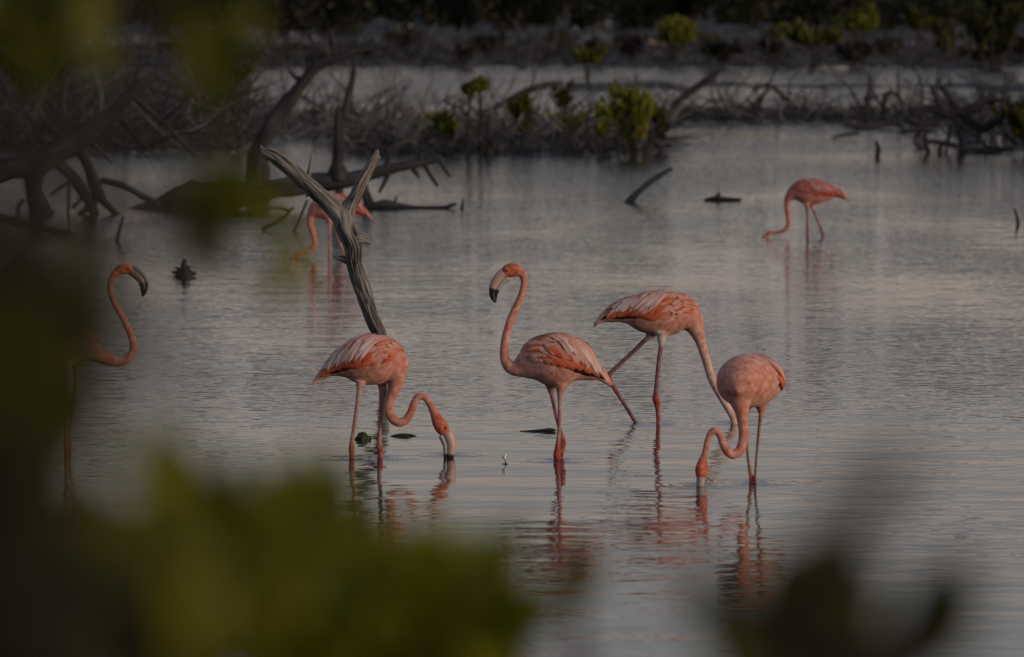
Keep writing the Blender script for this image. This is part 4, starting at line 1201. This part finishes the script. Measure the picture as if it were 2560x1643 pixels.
# dark trees closing the view
def tree_mesh(R_):
    cb, tb = MB(), MB()
    for b in range(11):
        a = R_.uniform(0, 6.283); q = R_.uniform(0.1, 1.1)
        c = (math.cos(a) * q, math.sin(a) * q, R_.uniform(0.25, 2.4))
        leaf_cloud(cb, c, R_.uniform(.6, .95), R_.uniform(.6, .95), R_.uniform(.4, .7), 170, 0.27, R_, 0.2, 7)
        tube(tb, [(0, 0, -.2, .08), (c[0] * .3, c[1] * .3, c[2] * .45, .06), (c[0], c[1], c[2], .02)], 6, .4, .2)
    return cb.mesh('crown', M_TREE), tb.mesh('trunk', M_STEM)
TREES = [tree_mesh(random.Random(90 + i)) for i in range(5)]
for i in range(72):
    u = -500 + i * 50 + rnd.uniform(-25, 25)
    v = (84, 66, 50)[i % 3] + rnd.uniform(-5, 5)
    if 980 < u and i % 3 == 0: v -= 6
    D = depth_of(v); p = at(u, v, D)
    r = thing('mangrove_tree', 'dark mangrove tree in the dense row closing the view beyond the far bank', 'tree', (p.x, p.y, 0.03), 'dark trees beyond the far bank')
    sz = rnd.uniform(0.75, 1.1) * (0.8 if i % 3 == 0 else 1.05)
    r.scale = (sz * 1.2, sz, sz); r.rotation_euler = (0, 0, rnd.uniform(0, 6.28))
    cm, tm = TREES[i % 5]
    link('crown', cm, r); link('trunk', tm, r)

# ------------------------------------------------------------------ near leaves, far out of focus
def leaf_mesh(L, W_, curl, mat, seed):
    mb = MB(); V, F, U = [], [], []
    K = 8
    R_ = random.Random(seed)
    for i in range(K + 1):
        t = i / K
        wv = W_ * (math.sin(math.pi * min(1, t * 0.98 + 0.02)) ** 0.75)
        z = curl * L * (t * t) 
        fold = 0.18 * wv
        V += [(-wv / 2, t * L, z + fold), (0, t * L, z), (wv / 2, t * L, z + fold)]
        U += [(0, t), (.5, t), (1, t)]
    for i in range(K):
        for q in (0, 1): F.append((i * 3 + q, i * 3 + q + 1, i * 3 + q + 4, i * 3 + q + 3))
    mb.add(V, F, U)
    return mb.mesh('leaf', mat)
LEAVES = {}
for key, mt in (('y', M_LEAF_YG), ('o', M_LEAF_OL), ('d', M_LEAF_DK)):
    LEAVES[key] = [leaf_mesh(0.085, 0.036, -0.12, mt, 1), leaf_mesh(0.07, 0.033, 0.05, mt, 2), leaf_mesh(0.06, 0.03, -0.2, mt, 3)]

def put_leaf(root, base, p, d, key, R_, scale=1.0, face=None):
    me = R_.choice(LEAVES[key])
    o = link('leaf', me, root)
    y = d.normalized()
    nrm = face if face is not None else Vector((R_.gauss(0, .5), -1 + R_.gauss(0, .4), R_.gauss(.35, .5)))
    z = (nrm - y * nrm.dot(y))
    if z.length < 1e-3: z = y.orthogonal()
    z.normalize(); x = y.cross(z)
    M = Matrix((x, y, z)).transposed().to_4x4() @ Matrix.Diagonal((scale, scale, scale, 1))
    M.translation = p - base
    o.matrix_local = M

def near_bush(label, D, foot_u, clumps, seed, name='mangrove_bush', arch=False):
    """clumps: (u, v, spread px, n leaves, key, scale[, dDepth])"""
    R_ = random.Random(seed)
    f = at(foot_u, 1500, D)
    base = Vector((f.x, f.y, 0.3))
    root = thing(name, label, 'bush', base, 'mangrove bushes on the near shore')
    k = D / FPX
    for cl in clumps:
        u, v, sp, n, key, sc = cl[:6]
        dd = cl[6] if len(cl) > 6 else 0.0
        c = at(u, v, D + dd)
        # branch from the foot to below the clump, then twigs
        mb = MB()
        b0 = c + (Vector((-sp * k * 1.2, 0, R_.uniform(-.02, .03))) if arch else Vector((R_.uniform(-.03, .03), 0, -sp * k * 0.9)))
        midp = (base + b0) / 2 + Vector((R_.uniform(-.12, .12), R_.uniform(-.1, .1), 0))
        tk = (0.3 if D < 2.5 else 0.5) if arch else 1.0
        if arch: midp = Vector((base.x + .02, base.y, c.z - .15))
        tube(mb, [(base.x + R_.uniform(-.08, .08), base.y + R_.uniform(-.1, .1), base.z - .1, .014 * tk), (midp.x, midp.y, midp.z, .010 * tk), (b0.x, b0.y, b0.z, .006 * tk), (c.x, c.y, c.z, .004 * tk), (c.x + R_.uniform(-.2, .2) * sp * k, c.y, c.z + sp * k * .6, .002)], 6, .08, .15)
        mb.build('branch', M_STEM, root, base)
        for _ in range(n):
            a = R_.uniform(0, 6.283); q = sp * k * math.sqrt(R_.random())
            p = c + Vector((math.cos(a) * q, R_.uniform(-.7, .7) * sp * k, math.sin(a) * q))
            d = Vector((math.cos(a) * .5 + R_.gauss(0, .4), R_.gauss(0, .4), .8 + R_.gauss(0, .45)))
            put_leaf(root, base, p - d.normalized() * .03, d, key, R_, sc * R_.uniform(.8, 1.25))
    return root

near_bush('large blurred yellow-green mangrove bush along the bottom edge', 4.7, 950, [
    (760, 1440, 90, 16, 'y', 1.0), (860, 1530, 130, 26, 'y', 1.05), (1000, 1520, 110, 22, 'y', 1.0), (1130, 1560, 100, 20, 'y', 1.0), (1220, 1580, 60, 10, 'y', .95),
    (720, 1600, 110, 14, 'o', 1.0), (960, 1630, 150, 18, 'y', 1.0), (1150, 1650, 120, 16, 'o', 1.0), (740, 1380, 40, 4, 'o', 1.0)], 71)
near_bush('blurred olive and yellow mangrove bush in the lower left', 4.2, 420, [
    (455, 1365, 80, 14, 'y', 1.0), (430, 1430, 140, 26, 'o', 1.0), (520, 1420, 110, 16, 'y', 1.0), (330, 1480, 150, 20, 'o', 1.0), (480, 1580, 140, 18, 'o', 1.0), (260, 1420, 80, 6, 'd', 1.0), (220, 1600, 150, 12, 'o', 1.0)], 72)
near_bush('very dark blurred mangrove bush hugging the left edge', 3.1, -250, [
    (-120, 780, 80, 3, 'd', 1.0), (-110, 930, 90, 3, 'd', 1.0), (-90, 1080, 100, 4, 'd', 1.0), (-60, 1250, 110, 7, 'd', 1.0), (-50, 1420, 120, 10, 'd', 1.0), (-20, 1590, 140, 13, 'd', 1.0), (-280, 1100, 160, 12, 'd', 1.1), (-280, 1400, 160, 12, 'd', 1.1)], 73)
near_bush('blurred dark mangrove sprays hiding the back of the swan-necked flamingo', 3.9, -250, [
    (140, 770, 70, 5, 'o', .8), (215, 775, 18, 2, 'd', .7), (110, 860, 80, 9, 'o', .8), (130, 960, 70, 6, 'o', .8), (30, 690, 50, 4, 'd', .8), (90, 1080, 80, 7, 'o', .8), (180, 1000, 40, 2, 'd', .7)], 74, arch=True)
near_bush('scattered mangrove leaves right before the lens, melting into an olive veil over the left', 2.0, -700, [
    (20, 800, 60, 2, 'o', .55), (170, 900, 50, 2, 'o', .45), (60, 1080, 80, 2, 'o', .6), (110, 720, 40, 1, 'o', .45), (240, 1150, 60, 1, 'o', .5), (80, 1300, 80, 2, 'd', .6), (340, 1310, 60, 1, 'o', .5), (430, 1000, 30, 1, 'o', .4), (310, 700, 20, 2, 'd', .4), (420, 820, 40, 1, 'o', .35), (-40, 300, 50, 1, 'd', .5)], 79, arch=True)
near_bush('blurred olive mangrove sprays hanging across the upper left', 5.0, -500, [
    (90, 90, 100, 12, 'o', .9), (535, 120, 50, 8, 'o', .9), (545, 175, 36, 4, 'o', .9), (560, 478, 55, 6, 'y', .8), (485, 520, 40, 3, 'o', .8), (655, 490, 30, 2, 'o', .7), (715, 690, 10, 1, 'y', .7), (230, 60, 60, 2, 'o', .8)], 75, arch=True)
def bare_near():
    R_ = random.Random(5)
    D = 2.4
    base = at(-900, 1500, D); base.z = 0.3
    root = thing('bare_bush', 'leafless twiggy bush close by, its thin blurred twigs veiling the left side', 'bush', base, 'mangrove bushes on the near shore')
    for i in range(11):
        v0 = R_.uniform(500, 1700); u1 = R_.uniform(150, 520) * (1 if v0 > 200 else .8); v1 = v0 + R_.uniform(-350, 200)
        dd = R_.uniform(-.3, .4)
        a, m_, e = at(-900, v0 + 150, D + dd), at(-150, (v0 + v1) / 2, D + dd), at(u1, v1, D + dd)
        mb = MB(); tube(mb, [(base.x, base.y, base.z - .1, .006), (a.x, a.y, a.z, .005), (m_.x, m_.y, m_.z, .0035), (e.x, e.y, e.z, .0012)], 5, .05, .15)
        mb.build('twig', M_STEM, root, base)
        for _ in range(2):
            q = m_.lerp(e, R_.uniform(.2, .9)); g = q + Vector((R_.uniform(-.03, .05), 0, R_.choice((-1, 1)) * R_.uniform(.03, .07)))
            mb = MB(); tube(mb, [(*q, .002), (*g, .001)], 4, .03, 0); mb.build('twig', M_STEM, root, base)
bare_near()

# the plant in the lower right: separate big leaves, each where the photo shows it
def near_sprig(label, D, foot_u, leaves, seed, hub_uv=None, full=False):
    R_ = random.Random(seed)
    f = at(foot_u, 1700, D); base = Vector((f.x, f.y, 0.3))
    root = thing('mangrove_sprig', label, 'plant', base, 'mangrove bushes on the near shore')
    hub = at(*hub_uv, D) if hub_uv else at(foot_u, 1640, D)
    mb = MB(); tube(mb, [(base.x, base.y, base.z - .1, .012), (hub.x + .02, hub.y, (hub.z + base.z) / 2, .009), (hub.x, hub.y, hub.z, .006)], 6, .08, .15); mb.build('branch', M_STEM, root, base)
    leaves = list(leaves)
    if full:
        for (u0, v0, u1, v1, key, wd, dd) in list(leaves):
            for _ in range(2):
                ju, jv = R_.uniform(-70, 70), R_.uniform(-50, 50)
                leaves.append((u0 + ju, v0 + jv, u1 + ju * 1.3, v1 + jv * 1.3, R_.choice('odo'), wd * .6, dd + R_.uniform(-.2, .25)))
    for (u0, v0, u1, v1, key, wd, dd) in leaves:
        a, b = at(u0, v0, D + dd), at(u1, v1, D + dd)
        L = (b - a).length
        me = R_.choice(LEAVES[key])
        put_leaf(root, base, a, b - a, key, R_, L / 0.075 * wd, Vector((0, -1, .25)))
        mb = MB(); tube(mb, [(hub.x, hub.y, hub.z - .05, .005), ((hub.x + a.x) / 2, (hub.y + a.y) / 2, (hub.z + a.z) / 2 - .01, .004), (a.x, a.y, a.z, .003)], 6, .05, .1); mb.build('twig', M_STEM, root, base)
    return root
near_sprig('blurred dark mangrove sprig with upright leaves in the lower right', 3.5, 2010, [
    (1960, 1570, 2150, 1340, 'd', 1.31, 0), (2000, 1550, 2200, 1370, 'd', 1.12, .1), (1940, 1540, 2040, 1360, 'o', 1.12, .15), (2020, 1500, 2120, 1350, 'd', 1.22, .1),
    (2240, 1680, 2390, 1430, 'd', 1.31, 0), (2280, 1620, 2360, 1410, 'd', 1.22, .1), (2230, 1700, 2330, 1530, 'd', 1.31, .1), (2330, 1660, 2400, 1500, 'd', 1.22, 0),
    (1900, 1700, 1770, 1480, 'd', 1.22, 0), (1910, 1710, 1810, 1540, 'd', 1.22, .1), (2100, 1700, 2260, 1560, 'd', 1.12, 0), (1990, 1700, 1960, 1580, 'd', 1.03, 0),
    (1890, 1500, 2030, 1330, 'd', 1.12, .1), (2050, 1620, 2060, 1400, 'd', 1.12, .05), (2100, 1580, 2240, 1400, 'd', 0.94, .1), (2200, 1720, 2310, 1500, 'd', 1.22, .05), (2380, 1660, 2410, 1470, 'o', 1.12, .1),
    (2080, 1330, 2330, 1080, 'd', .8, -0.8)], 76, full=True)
near_sprig('dark drooping blurred leaf hanging below the fallen log', 4.8, -350, [
    (440, 500, 570, 680, 'd', 1.1, 0), (430, 490, 500, 600, 'o', 1.0, .05)], 80, (-300, 420))
near_sprig('single blurred mangrove leaf shoot at the bottom between the flamingo reflections', 5.0, 1440, [
    (1440, 1530, 1465, 1350, 'o', 1.1, 0), (1450, 1530, 1420, 1360, 'd', 1.0, .1), (1450, 1500, 1470, 1400, 'o', 1.1, .05), (1470, 1640, 1440, 1530, 'd', .5, 0)], 77)
